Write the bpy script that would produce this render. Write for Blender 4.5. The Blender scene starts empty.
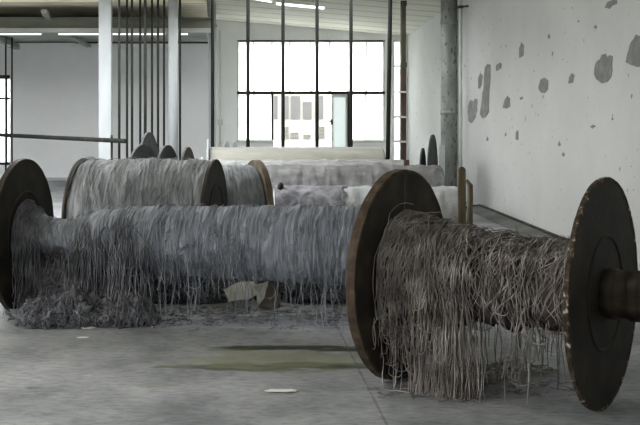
import bpy, bmesh, math, random
import numpy as np
from mathutils import Vector, Matrix, noise

random.seed(7)
rng = np.random.default_rng(7)
PI = math.pi
SC = bpy.context.scene
COL = SC.collection

# ------------------------------------------------------------------ camera model (640 x 425)
F, VX, HZ, H = 1150.0, 222.0, 100.0, 1.467
cam = bpy.data.cameras.new('camera')
cam.sensor_width = 36.0
cam.lens = F * 36.0 / 640.0
cam.shift_x = (320 - VX) / 640.0
cam.shift_y = -(212.5 - HZ) / 640.0
cam.clip_end = 300
co = bpy.data.objects.new('camera', cam)
COL.objects.link(co)
co.location = (0, 0, H)
co.rotation_euler = (PI / 2, 0, 0)
SC.camera = co

def X_(px, Z): return (px - VX) * Z / F
def Z_(py, Z): return H - (py - HZ) * Z / F

# ------------------------------------------------------------------ materials
def new_mat(name):
    m = bpy.data.materials.new(name); m.use_nodes = True
    nt = m.node_tree; nt.nodes.clear()
    out = nt.nodes.new('ShaderNodeOutputMaterial')
    b = nt.nodes.new('ShaderNodeBsdfPrincipled')
    nt.links.new(b.outputs[0], out.inputs[0])
    return m, nt, b

def node(nt, t, **kw):
    n = nt.nodes.new(t)
    for k, v in kw.items():
        if k.startswith('i_'):
            n.inputs[int(k[2:])].default_value = v
        else:
            setattr(n, k, v)
    return n

def ramp(nt, src, stops):
    r = nt.nodes.new('ShaderNodeValToRGB')
    el = r.color_ramp.elements
    while len(el) < len(stops): el.new(0.5)
    for e, (p, c) in zip(el, stops):
        e.position = p; e.color = (*c, 1) if len(c) == 3 else c
    nt.links.new(src, r.inputs[0])
    return r

def coords(nt, scale=(1, 1, 1)):
    tc = nt.nodes.new('ShaderNodeTexCoord'); mp = nt.nodes.new('ShaderNodeMapping')
    mp.inputs['Scale'].default_value = scale
    nt.links.new(tc.outputs['Object'], mp.inputs[0])
    return mp.outputs[0]

def noise_mat(name, stops, scale=6.0, detail=8, rough=0.85, bump=0.15, bscale=40, stretch=(1, 1, 1), metal=0.0, spec=0.3, dist=0.02, ndist=0.0):
    m, nt, b = new_mat(name)
    v = coords(nt, stretch)
    n = node(nt, 'ShaderNodeTexNoise'); n.inputs['Scale'].default_value = scale; n.inputs['Detail'].default_value = detail
    n.inputs['Distortion'].default_value = ndist
    nt.links.new(v, n.inputs['Vector'])
    r = ramp(nt, n.outputs['Fac'], stops)
    nt.links.new(r.outputs[0], b.inputs['Base Color'])
    b.inputs['Roughness'].default_value = rough; b.inputs['Metallic'].default_value = metal
    b.inputs['Specular IOR Level'].default_value = spec
    if bump:
        n2 = node(nt, 'ShaderNodeTexNoise'); n2.inputs['Scale'].default_value = bscale; n2.inputs['Detail'].default_value = 6
        nt.links.new(v, n2.inputs['Vector'])
        bp = node(nt, 'ShaderNodeBump'); bp.inputs['Strength'].default_value = bump; bp.inputs['Distance'].default_value = dist
        nt.links.new(n2.outputs['Fac'], bp.inputs['Height']); nt.links.new(bp.outputs[0], b.inputs['Normal'])
    return m

def s(*c):  # sRGB 0-255 -> linear
    return tuple(((x / 255) / 12.92 if x / 255 <= 0.04045 else ((x / 255 + 0.055) / 1.055) ** 2.4) for x in c)

def yarn_winding_mat(name, c1, c2, c3, freq=60.0):
    m, nt, b = new_mat(name)
    v = coords(nt)
    n = node(nt, 'ShaderNodeTexNoise'); n.inputs['Scale'].default_value = 5; n.inputs['Detail'].default_value = 9; n.inputs['Roughness'].default_value = 0.65
    vs = coords(nt, (3.0, 0.7, 0.7)); nt.links.new(vs, n.inputs['Vector'])
    r = ramp(nt, n.outputs['Fac'], [(0.3, c1), (0.5, c2), (0.72, c3)])
    # fine threads round the axis
    t = node(nt, 'ShaderNodeTexNoise'); t.inputs['Scale'].default_value = 1.0; t.inputs['Detail'].default_value = 5; t.inputs['Roughness'].default_value = 0.7
    vt = coords(nt, (freq, 3.0, 3.0)); nt.links.new(vt, t.inputs['Vector'])
    mix = node(nt, 'ShaderNodeMix', data_type='RGBA', blend_type='MULTIPLY'); mix.inputs['Factor'].default_value = 0.75
    r2 = ramp(nt, t.outputs['Fac'], [(0.34, (0.30, 0.30, 0.30)), (0.46, (0.9, 0.9, 0.9)), (0.62, (1.15, 1.15, 1.15))])
    nt.links.new(r.outputs[0], mix.inputs['A']); nt.links.new(r2.outputs[0], mix.inputs['B'])
    nt.links.new(mix.outputs['Result'], b.inputs['Base Color'])
    b.inputs['Roughness'].default_value = 0.95; b.inputs['Specular IOR Level'].default_value = 0.1
    bp = node(nt, 'ShaderNodeBump'); bp.inputs['Strength'].default_value = 0.8; bp.inputs['Distance'].default_value = 0.012
    nt.links.new(t.outputs['Fac'], bp.inputs['Height']); nt.links.new(bp.outputs[0], b.inputs['Normal'])
    return m

def strand_mat(name, c1, c2, c3):
    return noise_mat(name, [(0.3, c1), (0.5, c2), (0.7, c3)], scale=9, detail=4, rough=0.95, bump=0, spec=0.1)

M = {}
M['yarn_warm'] = yarn_winding_mat('yarn_warm', s(66, 61, 58), s(96, 90, 86), s(126, 119, 114), 70)
M['strand_warm'] = strand_mat('strand_warm', s(108, 102, 97), s(147, 141, 136), s(190, 184, 178))
M['yarn_blue'] = yarn_winding_mat('yarn_blue', s(122, 127, 134), s(146, 151, 158), s(168, 172, 178), 80)
M['strand_blue'] = strand_mat('strand_blue', s(104, 109, 116), s(138, 143, 150), s(170, 174, 180))
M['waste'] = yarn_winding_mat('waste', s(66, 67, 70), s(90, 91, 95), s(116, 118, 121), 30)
M['strand_dark'] = strand_mat('strand_dark', s(80, 81, 84), s(112, 113, 117), s(146, 148, 151))
M['yarn_grey'] = yarn_winding_mat('yarn_grey', s(122, 126, 128), s(148, 152, 154), s(172, 175, 175), 75)
M['strand_grey'] = strand_mat('strand_grey', s(112, 116, 118), s(144, 148, 150), s(172, 175, 176))
M['cloth_white'] = noise_mat('cloth_white', [(0.3, s(164, 167, 167)), (0.55, s(178, 181, 180)), (0.75, s(192, 194, 192))], scale=3, bump=0.4, bscale=14, stretch=(1, 3, 3), rough=0.95, spec=0.1)
M['cloth_putty'] = noise_mat('cloth_putty', [(0.3, s(144, 144, 134)), (0.55, s(153, 153, 143)), (0.75, s(162, 162, 152))], scale=3, bump=0.2, bscale=14, stretch=(1, 3, 3), rough=0.95, spec=0.1)
M['cloth_pale'] = noise_mat('cloth_pale', [(0.3, s(118, 120, 118)), (0.5, s(152, 154, 151)), (0.75, s(166, 168, 164))], scale=4, bump=0.4, bscale=14, stretch=(1, 3, 3), rough=0.95, spec=0.1)
M['cloth_lilac'] = noise_mat('cloth_lilac', [(0.3, s(104, 104, 104)), (0.5, s(118, 118, 117)), (0.7, s(136, 136, 134))], scale=5, bump=0.4, bscale=20, stretch=(1, 2, 2), rough=0.95, spec=0.1)
M['patch_dark'] = noise_mat('patch_dark', [(0.35, s(84, 84, 88)), (0.5, s(118, 118, 122)), (0.65, s(160, 160, 164))], scale=22, bump=0.6, bscale=40, rough=0.95, spec=0.1)
M['rust'] = noise_mat('rust', [(0.3, s(26, 23, 18)), (0.5, s(44, 39, 31)), (0.7, s(66, 58, 47))], scale=5, detail=10, bump=0.2, bscale=50, rough=0.75, spec=0.3)
M['rust_grey'] = noise_mat('rust_grey', [(0.3, s(54, 50, 44)), (0.5, s(76, 70, 62)), (0.7, s(98, 92, 82))], scale=6, detail=10, bump=0.2, bscale=50, rough=0.75)
M['rust_dark'] = noise_mat('rust_dark', [(0.3, s(16, 14, 10)), (0.5, s(30, 27, 20)), (0.72, s(50, 43, 32))], scale=6, detail=10, bump=0.2, bscale=60, rough=0.7)
M['rim_wood'] = noise_mat('rim_wood', [(0.3, s(44, 36, 27)), (0.5, s(64, 53, 40)), (0.66, s(84, 71, 55)), (0.78, s(128, 118, 100))], scale=14, detail=8, bump=0.3, bscale=60, rough=0.85)
M['rim_pale'] = noise_mat('rim_pale', [(0.42, s(46, 38, 28)), (0.60, s(78, 68, 54)), (0.66, s(166, 158, 140)), (0.74, s(200, 194, 180))], scale=34, detail=5, bump=0.4, bscale=60, rough=0.85)
M['rim_brown'] = noise_mat('rim_brown', [(0.3, s(74, 65, 53)), (0.55, s(94, 84, 70)), (0.75, s(112, 102, 88))], scale=10, bump=0.3, bscale=60, rough=0.9)
M['axle'] = noise_mat('axle', [(0.3, s(34, 29, 22)), (0.5, s(50, 43, 34)), (0.72, s(70, 61, 49))], scale=7, stretch=(0.6, 2, 2), bump=0.2, bscale=40, rough=0.7)
M['slate'] = noise_mat('slate', [(0.3, s(54, 56, 56)), (0.55, s(70, 72, 71)), (0.75, s(86, 88, 86))], scale=8, bump=0.15, rough=0.85)
M['slate_olive'] = noise_mat('slate_olive', [(0.3, s(46, 48, 42)), (0.55, s(60, 62, 54)), (0.75, s(74, 76, 68))], scale=8, bump=0.15, rough=0.85)
M['slate_pale'] = noise_mat('slate_pale', [(0.3, s(150, 156, 158)), (0.55, s(170, 176, 178)), (0.75, s(188, 192, 192))], scale=8, bump=0.1, rough=0.9)
M['steel_dark'] = noise_mat('steel_dark', [(0.3, s(30, 32, 28)), (0.55, s(42, 44, 39)), (0.75, s(58, 58, 51))], scale=12, stretch=(1, 1, 0.2), bump=0.05, rough=0.85, spec=0.15)
M['white_paint'] = noise_mat('white_paint', [(0.3, s(164, 170, 171)), (0.6, s(180, 185, 185)), (0.8, s(190, 193, 191))], scale=4, stretch=(1, 1, 0.3), bump=0.05, rough=0.7)
M['beam_grey'] = noise_mat('beam_grey', [(0.3, s(128, 132, 126)), (0.6, s(150, 154, 147)), (0.8, s(166, 168, 160))], scale=5, stretch=(0.3, 1, 1), bump=0.1, rough=0.8)
M['beam_dark'] = noise_mat('beam_dark', [(0.3, s(84, 86, 76)), (0.6, s(100, 102, 90)), (0.8, s(112, 114, 102))], scale=5, stretch=(0.3, 1, 1), bump=0.1, rough=0.8)
M['flange_white'] = noise_mat('flange_white', [(0.3, s(190, 194, 188)), (0.7, s(216, 218, 212))], scale=5, bump=0.05, rough=0.8)
M['brown_post'] = noise_mat('brown_post', [(0.3, s(66, 52, 46)), (0.55, s(82, 66, 58)), (0.75, s(100, 84, 75))], scale=9, stretch=(1, 1, 0.3), bump=0.1, rough=0.8)
M['olive_post'] = noise_mat('olive_post', [(0.3, s(62, 60, 49)), (0.55, s(78, 76, 63)), (0.75, s(94, 91, 78))], scale=9, stretch=(1, 1, 0.3), bump=0.1, rough=0.8)
M['stake'] = noise_mat('stake', [(0.3, s(84, 73, 58)), (0.55, s(106, 94, 76)), (0.75, s(128, 115, 95))], scale=8, stretch=(3, 3, 0.5), bump=0.2, rough=0.85)
M['stake_pale'] = noise_mat('stake_pale', [(0.3, s(98, 88, 74)), (0.55, s(122, 113, 97)), (0.75, s(142, 134, 118))], scale=8, stretch=(3, 3, 0.5), bump=0.2, rough=0.85)
M['board'] = noise_mat('board', [(0.3, s(78, 79, 75)), (0.55, s(92, 93, 88)), (0.75, s(106, 107, 101))], scale=3, stretch=(1, 1, 2), bump=0.1, rough=0.85)
M['board_edge'] = noise_mat('board_edge', [(0.35, s(30, 29, 28)), (0.6, s(44, 43, 40)), (0.74, s(130, 126, 118))], scale=20, bump=0.2, rough=0.85)
M['card'] = noise_mat('card', [(0.3, s(200, 198, 184)), (0.55, s(222, 220, 206)), (0.75, s(236, 234, 222))], scale=9, bump=0.2, rough=0.9)
M['card_brown'] = noise_mat('card_brown', [(0.3, s(92, 84, 76)), (0.55, s(112, 102, 92)), (0.75, s(130, 120, 108))], scale=9, bump=0.2, rough=0.9)
M['chip'] = noise_mat('chip', [(0.3, s(200, 200, 190)), (0.7, s(224, 224, 214))], scale=9, bump=0.1, rough=0.9)
M['black_iron'] = noise_mat('black_iron', [(0.3, s(36, 36, 35)), (0.7, s(58, 58, 55))], scale=9, bump=0.1, rough=0.6)
M['bare_concrete'] = noise_mat('bare_concrete', [(0.3, s(112, 114, 110)), (0.55, s(126, 128, 124)), (0.75, s(140, 141, 136))], scale=9, bump=0.3, bscale=30, rough=0.95)
M['hook'] = M['black_iron']

# pipe with peeling paint
def pipe_mat():
    m, nt, b = new_mat('pipe_peeling')
    v = coords(nt, (1, 1, 0.35))
    n = node(nt, 'ShaderNodeTexNoise'); n.inputs['Scale'].default_value = 7; n.inputs['Detail'].default_value = 8
    nt.links.new(v, n.inputs['Vector'])
    r = ramp(nt, n.outputs['Fac'], [(0.3, s(112, 117, 114)), (0.5, s(136, 141, 137)), (0.66, s(158, 163, 158))])
    vo = node(nt, 'ShaderNodeTexNoise'); vo.inputs['Scale'].default_value = 26; vo.inputs['Detail'].default_value = 3
    nt.links.new(coords(nt, (1, 1, 0.5)), vo.inputs['Vector'])
    rr = ramp(nt, vo.outputs['Fac'], [(0.60, (0, 0, 0)), (0.64, (1, 1, 1))])
    mx = node(nt, 'ShaderNodeMix', data_type='RGBA'); nt.links.new(rr.outputs[0], mx.inputs['Factor'])
    nt.links.new(r.outputs[0], mx.inputs['A']); mx.inputs['B'].default_value = (*s(84, 90, 88), 1)
    nt.links.new(mx.outputs['Result'], b.inputs['Base Color']); b.inputs['Roughness'].default_value = 0.7
    return m
M['pipe'] = pipe_mat()

# plaster walls : base paint + cloudy variation + small specks
def plaster(name, base, var=8, specks=True, stain=None):
    m, nt, b = new_mat(name)
    v = coords(nt)
    lo = tuple(max(0, x - var) for x in base); hi = tuple(min(255, x + var) for x in base)
    n = node(nt, 'ShaderNodeTexNoise'); n.inputs['Scale'].default_value = 0.9; n.inputs['Detail'].default_value = 8; n.inputs['Roughness'].default_value = 0.6
    nt.links.new(v, n.inputs['Vector'])
    r = ramp(nt, n.outputs['Fac'], [(0.3, s(*lo)), (0.5, s(*base)), (0.7, s(*hi))])
    col = r.outputs[0]
    if specks:
        sp = node(nt, 'ShaderNodeTexNoise'); sp.inputs['Scale'].default_value = 11; sp.inputs['Detail'].default_value = 3; sp.inputs['Roughness'].default_value = 0.5
        nt.links.new(v, sp.inputs['Vector'])
        rs = ramp(nt, sp.outputs['Fac'], [(0.69, (0, 0, 0)), (0.71, (1, 1, 1))])
        mx = node(nt, 'ShaderNodeMix', data_type='RGBA'); nt.links.new(rs.outputs[0], mx.inputs['Factor'])
        nt.links.new(col, mx.inputs['A']); mx.inputs['B'].default_value = (*s(118, 120, 117), 1)
        col = mx.outputs['Result']
    nt.links.new(col, b.inputs['Base Color'])
    b.inputs['Roughness'].default_value = 0.92; b.inputs['Specular IOR Level'].default_value = 0.15
    n2 = node(nt, 'ShaderNodeTexNoise'); n2.inputs['Scale'].default_value = 12; n2.inputs['Detail'].default_value = 8
    nt.links.new(v, n2.inputs['Vector'])
    bp = node(nt, 'ShaderNodeBump'); bp.inputs['Strength'].default_value = 0.25; bp.inputs['Distance'].default_value = 0.02
    nt.links.new(n2.outputs['Fac'], bp.inputs['Height']); nt.links.new(bp.outputs[0], b.inputs['Normal'])
    return m
M['plaster_right'] = plaster('plaster_right', (192, 194, 191), 6)
M['plaster_back'] = plaster('plaster_back', (236, 236, 235), 5, False)
M['plaster_bay'] = plaster('plaster_bay', (234, 236, 237), 6, False)
M['plaster_plain'] = plaster('plaster_plain', (180, 180, 174), 8, False)

# board ceilings : boards run along X, gaps every board width in Y
def boards(name, base, gap, width, mult):
    m, nt, b = new_mat(name)
    v = coords(nt)
    w = node(nt, 'ShaderNodeTexWave', wave_type='BANDS', bands_direction='Y', wave_profile='SAW')
    w.inputs['Scale'].default_value = 0.3141 / width; w.inputs['Distortion'].default_value = 0.05
    nt.links.new(v, w.inputs['Vector'])
    n = node(nt, 'ShaderNodeTexNoise'); n.inputs['Scale'].default_value = 4; n.inputs['Detail'].default_value = 8
    nt.links.new(coords(nt, (0.35, 2.5, 1)), n.inputs['Vector'])
    r = ramp(nt, n.outputs['Fac'], [(0.3, s(*[x - mult for x in base])), (0.55, s(*base)), (0.75, s(*[min(255, x + mult) for x in base]))])
    g = ramp(nt, w.outputs['Color'], [(0.0, (1, 1, 1)), (0.10, (1, 1, 1)), (0.14, (0, 0, 0)), (1.0, (0, 0, 0))])
    mx = node(nt, 'ShaderNodeMix', data_type='RGBA'); nt.links.new(g.outputs[0], mx.inputs['Factor'])
    nt.links.new(r.outputs[0], mx.inputs['A']); mx.inputs['B'].default_value = (*s(*gap), 1)
    nt.links.new(mx.outputs['Result'], b.inputs['Base Color']); b.inputs['Roughness'].default_value = 0.85
    return m
M['ceil_cream'] = boards('ceil_cream', (198, 198, 184), (150, 150, 137), 0.6, 7)
M['ceil_ochre'] = boards('ceil_ochre', (244, 236, 216), (196, 184, 150), 0.24, 11)

# concrete floor with worn tone, oily streak stains of their own shape, grey patches under the spools, slab joints
def floor_mat():
    m, nt, b = new_mat('concrete_floor')
    v = coords(nt)
    n = node(nt, 'ShaderNodeTexNoise'); n.inputs['Scale'].default_value = 1.6; n.inputs['Detail'].default_value = 10; n.inputs['Roughness'].default_value = 0.62
    nt.links.new(v, n.inputs['Vector'])
    r = ramp(nt, n.outputs['Fac'], [(0.32, s(102, 105, 106)), (0.5, s(132, 135, 136)), (0.68, s(154, 156, 156))])
    fine = node(nt, 'ShaderNodeTexNoise'); fine.inputs['Scale'].default_value = 26; fine.inputs['Detail'].default_value = 6; fine.inputs['Roughness'].default_value = 0.7
    nt.links.new(coords(nt, (0.5, 1.3, 1)), fine.inputs['Vector'])
    rf = ramp(nt, fine.outputs['Fac'], [(0.32, (0.62, 0.62, 0.62)), (0.5, (1, 1, 1)), (0.72, (1.25, 1.25, 1.24))])
    mul = node(nt, 'ShaderNodeMix', data_type='RGBA', blend_type='MULTIPLY'); mul.inputs['Factor'].default_value = 1
    nt.links.new(r.outputs[0], mul.inputs['A']); nt.links.new(rf.outputs[0], mul.inputs['B'])
    col = mul.outputs['Result']
    sep = node(nt, 'ShaderNodeSeparateXYZ'); nt.links.new(v, sep.inputs[0])
    wob = node(nt, 'ShaderNodeTexNoise'); wob.inputs['Scale'].default_value = 3.0; wob.inputs['Detail'].default_value = 6
    nt.links.new(coords(nt, (1.2, 2.5, 1)), wob.inputs['Vector'])
    def math_(op, a, c):
        q = node(nt, 'ShaderNodeMath', operation=op)
        for i, x in enumerate((a, c)):
            if isinstance(x, (int, float)): q.inputs[i].default_value = x
            else: nt.links.new(x, q.inputs[i])
        return q.outputs[0]
    # each stain or grey patch: (x centre, y centre, half-length, half-width, colour, strength)
    for (cx, cy, hx, hy, colr, st) in STAINS_AND_TONES:
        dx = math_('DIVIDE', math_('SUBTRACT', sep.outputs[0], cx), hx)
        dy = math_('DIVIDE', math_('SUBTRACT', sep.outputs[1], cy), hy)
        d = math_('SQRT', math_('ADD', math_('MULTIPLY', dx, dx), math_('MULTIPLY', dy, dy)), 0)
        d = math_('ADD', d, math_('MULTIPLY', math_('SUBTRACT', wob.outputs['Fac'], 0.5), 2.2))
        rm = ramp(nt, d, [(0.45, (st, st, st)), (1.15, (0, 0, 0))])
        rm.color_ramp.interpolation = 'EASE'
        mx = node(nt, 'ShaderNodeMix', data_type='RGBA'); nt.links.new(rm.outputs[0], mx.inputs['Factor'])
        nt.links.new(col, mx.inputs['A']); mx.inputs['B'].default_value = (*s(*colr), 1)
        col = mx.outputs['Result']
    # slab joints
    for (axis, pos, hw) in ((0, 0.745, 0.006), (1, 3.9, 0.006), (0, -3.4, 0.006), (1, 9.9, 0.008)):
        dj = math_('ABSOLUTE', math_('SUBTRACT', sep.outputs[axis], pos), 0)
        dj = math_('ADD', dj, math_('MULTIPLY', math_('SUBTRACT', wob.outputs['Fac'], 0.5), 0.03))
        lt = math_('MULTIPLY', math_('LESS_THAN', dj, hw), 0.45)
        mx = node(nt, 'ShaderNodeMix', data_type='RGBA'); nt.links.new(lt, mx.inputs['Factor'])
        nt.links.new(col, mx.inputs['A']); mx.inputs['B'].default_value = (*s(70, 70, 64), 1)
        col = mx.outputs['Result']
    nt.links.new(col, b.inputs['Base Color'])
    b.inputs['Roughness'].default_value = 0.8; b.inputs['Specular IOR Level'].default_value = 0.25
    bp = node(nt, 'ShaderNodeBump'); bp.inputs['Strength'].default_value = 0.4; bp.inputs['Distance'].default_value = 0.01
    nt.links.new(fine.outputs['Fac'], bp.inputs['Height']); nt.links.new(bp.outputs[0], b.inputs['Normal'])
    return m
def fl(px, py):
    Z = H * F / (py - HZ); return X_(px, Z), Z
STAINS_AND_TONES = []
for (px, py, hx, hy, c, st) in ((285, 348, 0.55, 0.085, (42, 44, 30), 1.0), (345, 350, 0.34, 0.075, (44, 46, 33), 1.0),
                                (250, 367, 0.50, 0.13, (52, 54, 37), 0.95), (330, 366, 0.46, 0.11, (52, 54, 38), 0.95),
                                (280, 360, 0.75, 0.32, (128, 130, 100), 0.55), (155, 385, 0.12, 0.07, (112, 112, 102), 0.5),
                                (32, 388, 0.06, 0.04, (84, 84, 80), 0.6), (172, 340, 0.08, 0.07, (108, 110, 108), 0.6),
                                (60, 340, 0.9, 0.25, (132, 136, 138), 0.2), (280, 322, 0.9, 0.25, (104, 107, 112), 0.6), (475, 388, 0.4, 0.3, (104, 103, 100), 0.5)):  # closing pair: grey patches beneath the long spool and the front spool
    x, y = fl(px, py); STAINS_AND_TONES.append((x, y, hx, hy, c, st))
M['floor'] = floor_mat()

def glass_mat(name, col, transp, transl=True):
    m = bpy.data.materials.new(name); m.use_nodes = True
    nt = m.node_tree; nt.nodes.clear()
    out = nt.nodes.new('ShaderNodeOutputMaterial')
    t = nt.nodes.new('ShaderNodeBsdfTransparent'); t.inputs[0].default_value = (0.96, 0.98, 0.97, 1)
    d = nt.nodes.new('ShaderNodeBsdfTranslucent' if transl else 'ShaderNodeBsdfGlossy'); d.inputs[0].default_value = (*col, 1)
    mx = nt.nodes.new('ShaderNodeMixShader'); mx.inputs[0].default_value = 1 - transp
    nt.links.new(t.outputs[0], mx.inputs[1]); nt.links.new(d.outputs[0], mx.inputs[2]); nt.links.new(mx.outputs[0], out.inputs[0])
    return m
M['frosted'] = glass_mat('frosted_glass', (0.92, 0.94, 0.92), 0.35)
M['door_glass'] = glass_mat('door_glass', (0.31, 0.335, 0.325), 0.08)

def emis(name, col, st):
    m = bpy.data.materials.new(name); m.use_nodes = True
    nt = m.node_tree; nt.nodes.clear()
    out = nt.nodes.new('ShaderNodeOutputMaterial'); e = nt.nodes.new('ShaderNodeEmission')
    e.inputs[0].default_value = (*col, 1); e.inputs[1].default_value = st
    nt.links.new(e.outputs[0], out.inputs[0]); return m
M['tube'] = emis('lit_tube', (1.0, 0.99, 0.94), 2.5)

# ------------------------------------------------------------------ object helpers
def link(name, me, mat, parent=None, smooth=True):
    o = bpy.data.objects.new(name, me)
    COL.objects.link(o)
    if mat is not None:
        for mm in (mat if isinstance(mat, (list, tuple)) else [mat]): me.materials.append(mm)
    if smooth and len(me.polygons): me.polygons.foreach_set('use_smooth', [True] * len(me.polygons))
    if parent is not None: o.parent = parent
    return o

def obj(name, bm, mat, parent=None, smooth=False):
    me = bpy.data.meshes.new(name)
    bm.normal_update(); bm.to_mesh(me); bm.free()
    return link(name, me, mat, parent, smooth)

def tag(o, label, cat, group=None, kind=None):
    o['label'] = label; o['category'] = cat
    if group: o['group'] = group
    if kind: o['kind'] = kind
    return o

def struct(o, label=None):
    o['kind'] = 'structure'
    if label: o['label'] = label
    return o

def empty(name, loc, rz=0.0):
    o = bpy.data.objects.new(name, None); COL.objects.link(o)
    o.location = loc; o.rotation_euler = (0, 0, rz); o.empty_display_size = 0.2
    return o

def box(bm, x0, x1, y0, y1, z0, z1):
    vs = [bm.verts.new(p) for p in ((x0, y0, z0), (x1, y0, z0), (x1, y1, z0), (x0, y1, z0), (x0, y0, z1), (x1, y0, z1), (x1, y1, z1), (x0, y1, z1))]
    for f in ((0, 3, 2, 1), (4, 5, 6, 7), (0, 1, 5, 4), (1, 2, 6, 5), (2, 3, 7, 6), (3, 0, 4, 7)):
        bm.faces.new([vs[i] for i in f])
    return vs

def bar(bm, a, b, w, h, up=(0, 0, 1)):
    a = Vector(a); b = Vector(b); d = (b - a).normalized()
    u = Vector(up)
    if abs(d.dot(u)) > 0.95: u = Vector((0, 1, 0))
    sx = d.cross(u).normalized(); sy = sx.cross(d).normalized()
    vs = []
    for p in (a, b):
        for i, j in ((-1, -1), (1, -1), (1, 1), (-1, 1)):
            vs.append(bm.verts.new(p + sx * (i * w / 2) + sy * (j * h / 2)))
    for f in ((3, 2, 1, 0), (4, 5, 6, 7), (0, 1, 5, 4), (1, 2, 6, 5), (2, 3, 7, 6), (3, 0, 4, 7)):
        bm.faces.new([vs[i] for i in f])

def tube(bm, pts, r, n=12, cap=True):
    pts = [Vector(p) for p in pts]
    rings = []
    for i, p in enumerate(pts):
        d = (pts[min(i + 1, len(pts) - 1)] - pts[max(i - 1, 0)]).normalized()
        u = Vector((0, 0, 1)) if abs(d.z) < 0.9 else Vector((0, 1, 0))
        sx = d.cross(u).normalized(); sy = sx.cross(d).normalized()
        rr = r[i] if isinstance(r, (list, tuple)) else r
        rings.append([bm.verts.new(p + sx * (rr * math.cos(2 * PI * k / n)) + sy * (rr * math.sin(2 * PI * k / n))) for k in range(n)])
    for a, b in zip(rings, rings[1:]):
        for k in range(n):
            f = bm.faces.new((a[k], a[(k + 1) % n], b[(k + 1) % n], b[k])); f.smooth = True
    if cap:
        bm.faces.new(rings[0][::-1]); bm.faces.new(rings[-1])

def lathe(bm, prof, n=96, zc=0.0, axis='X', close=False):
    """prof = [(s, r)] turned about a horizontal X axis at height zc"""
    rings = []
    for (sx, r) in prof:
        if r < 1e-6: rings.append([bm.verts.new((sx, 0, zc))] * n)
        else: rings.append([bm.verts.new((sx, -r * math.cos(2 * PI * k / n), zc + r * math.sin(2 * PI * k / n))) for k in range(n)])
    for a, b in zip(rings, rings[1:]):
        for k in range(n):
            k2 = (k + 1) % n
            vs = []
            for v in (a[k], a[k2], b[k2], b[k]):
                if v not in vs: vs.append(v)
            if len(vs) >= 3:
                try: bm.faces.new(vs)
                except ValueError: pass
    bmesh.ops.recalc_face_normals(bm, faces=bm.faces[:])

def strands_mesh(lines, radii, sides=3):
    """many threads as one tube mesh"""
    V = []; Fc = []; base = 0
    ang = np.arange(sides) * 2 * PI / sides
    ca, sa = np.cos(ang), np.sin(ang)
    for L, r in zip(lines, radii):
        L = np.asarray(L, float); n = len(L)
        if n < 2: continue
        d = np.gradient(L, axis=0); d /= (np.linalg.norm(d, axis=1, keepdims=True) + 1e-9)
        ref = np.where(np.abs(d[:, 2:3]) > 0.8, np.array([[1.0, 0.31, 0]]), np.array([[0.13, 0.2, 1.0]]))
        sx = np.cross(d, ref); sx /= (np.linalg.norm(sx, axis=1, keepdims=True) + 1e-9)
        sy = np.cross(sx, d)
        R = L[:, None, :] + r * (sx[:, None, :] * ca[None, :, None] + sy[:, None, :] * sa[None, :, None])
        V.append(R.reshape(-1, 3))
        i = np.arange(n - 1)[:, None] * sides + base; k = np.arange(sides)[None, :]; k2 = (k + 1) % sides
        Fc.append(np.stack([i + k, i + k2, i + sides + k2, i + sides + k], -1).reshape(-1, 4))
        base += n * sides
    V = np.concatenate(V); Fc = np.concatenate(Fc)
    me = bpy.data.meshes.new('threads')
    me.vertices.add(len(V)); me.vertices.foreach_set('co', V.ravel())
    me.loops.add(Fc.size); me.loops.foreach_set('vertex_index', Fc.ravel().astype(np.int32))
    me.polygons.add(len(Fc)); me.polygons.foreach_set('loop_start', np.arange(0, Fc.size, 4, dtype=np.int32))
    me.update(calc_edges=True)
    return me

def fbm(x, y, z, o=4):
    return noise.fractal(Vector((x, y, z)), 0.9, 2.0, o)

def winding(name, prof, zc, mat, parent, bump=0.012, fold=0.02, ns=150, nphi=110, seed=0.0, slant=0.0, lump=2.2):
    """wound yarn: a lathe with sagging folds; prof = [(s, r)]"""
    S = np.array([p[0] for p in prof]); R = np.array([p[1] for p in prof])
    ss = np.linspace(S[0], S[-1], ns); rr = np.interp(ss, S, R)
    verts = []; faces = []
    for i in range(ns):
        for k in range(nphi):
            ph = 2 * PI * k / nphi
            c, sn = math.cos(ph), math.sin(ph)
            q = ss[i] + slant * sn * rr[i]
            dr = fold * fbm(q * 9 + seed, c * lump * 0.5, sn * lump * 0.5 + seed, 4) + bump * fbm(q * 45 + seed, c * 2.0, sn * 2.0, 3)
            r = max(0.02, rr[i] + dr)
            verts.append((ss[i], -r * c, zc + r * sn))
    for i in range(ns - 1):
        for k in range(nphi):
            k2 = (k + 1) % nphi
            faces.append((i * nphi + k, i * nphi + k2, (i + 1) * nphi + k2, (i + 1) * nphi + k))
    verts.append((ss[0], 0, zc)); verts.append((ss[-1], 0, zc))
    for k in range(nphi):
        k2 = (k + 1) % nphi
        faces.append((len(verts) - 2, k2, k)); b = (ns - 1) * nphi
        faces.append((len(verts) - 1, b + k, b + k2))
    me = bpy.data.meshes.new(name); me.from_pydata(verts, [], faces); me.update()
    return link(name, me, mat, parent)

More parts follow.
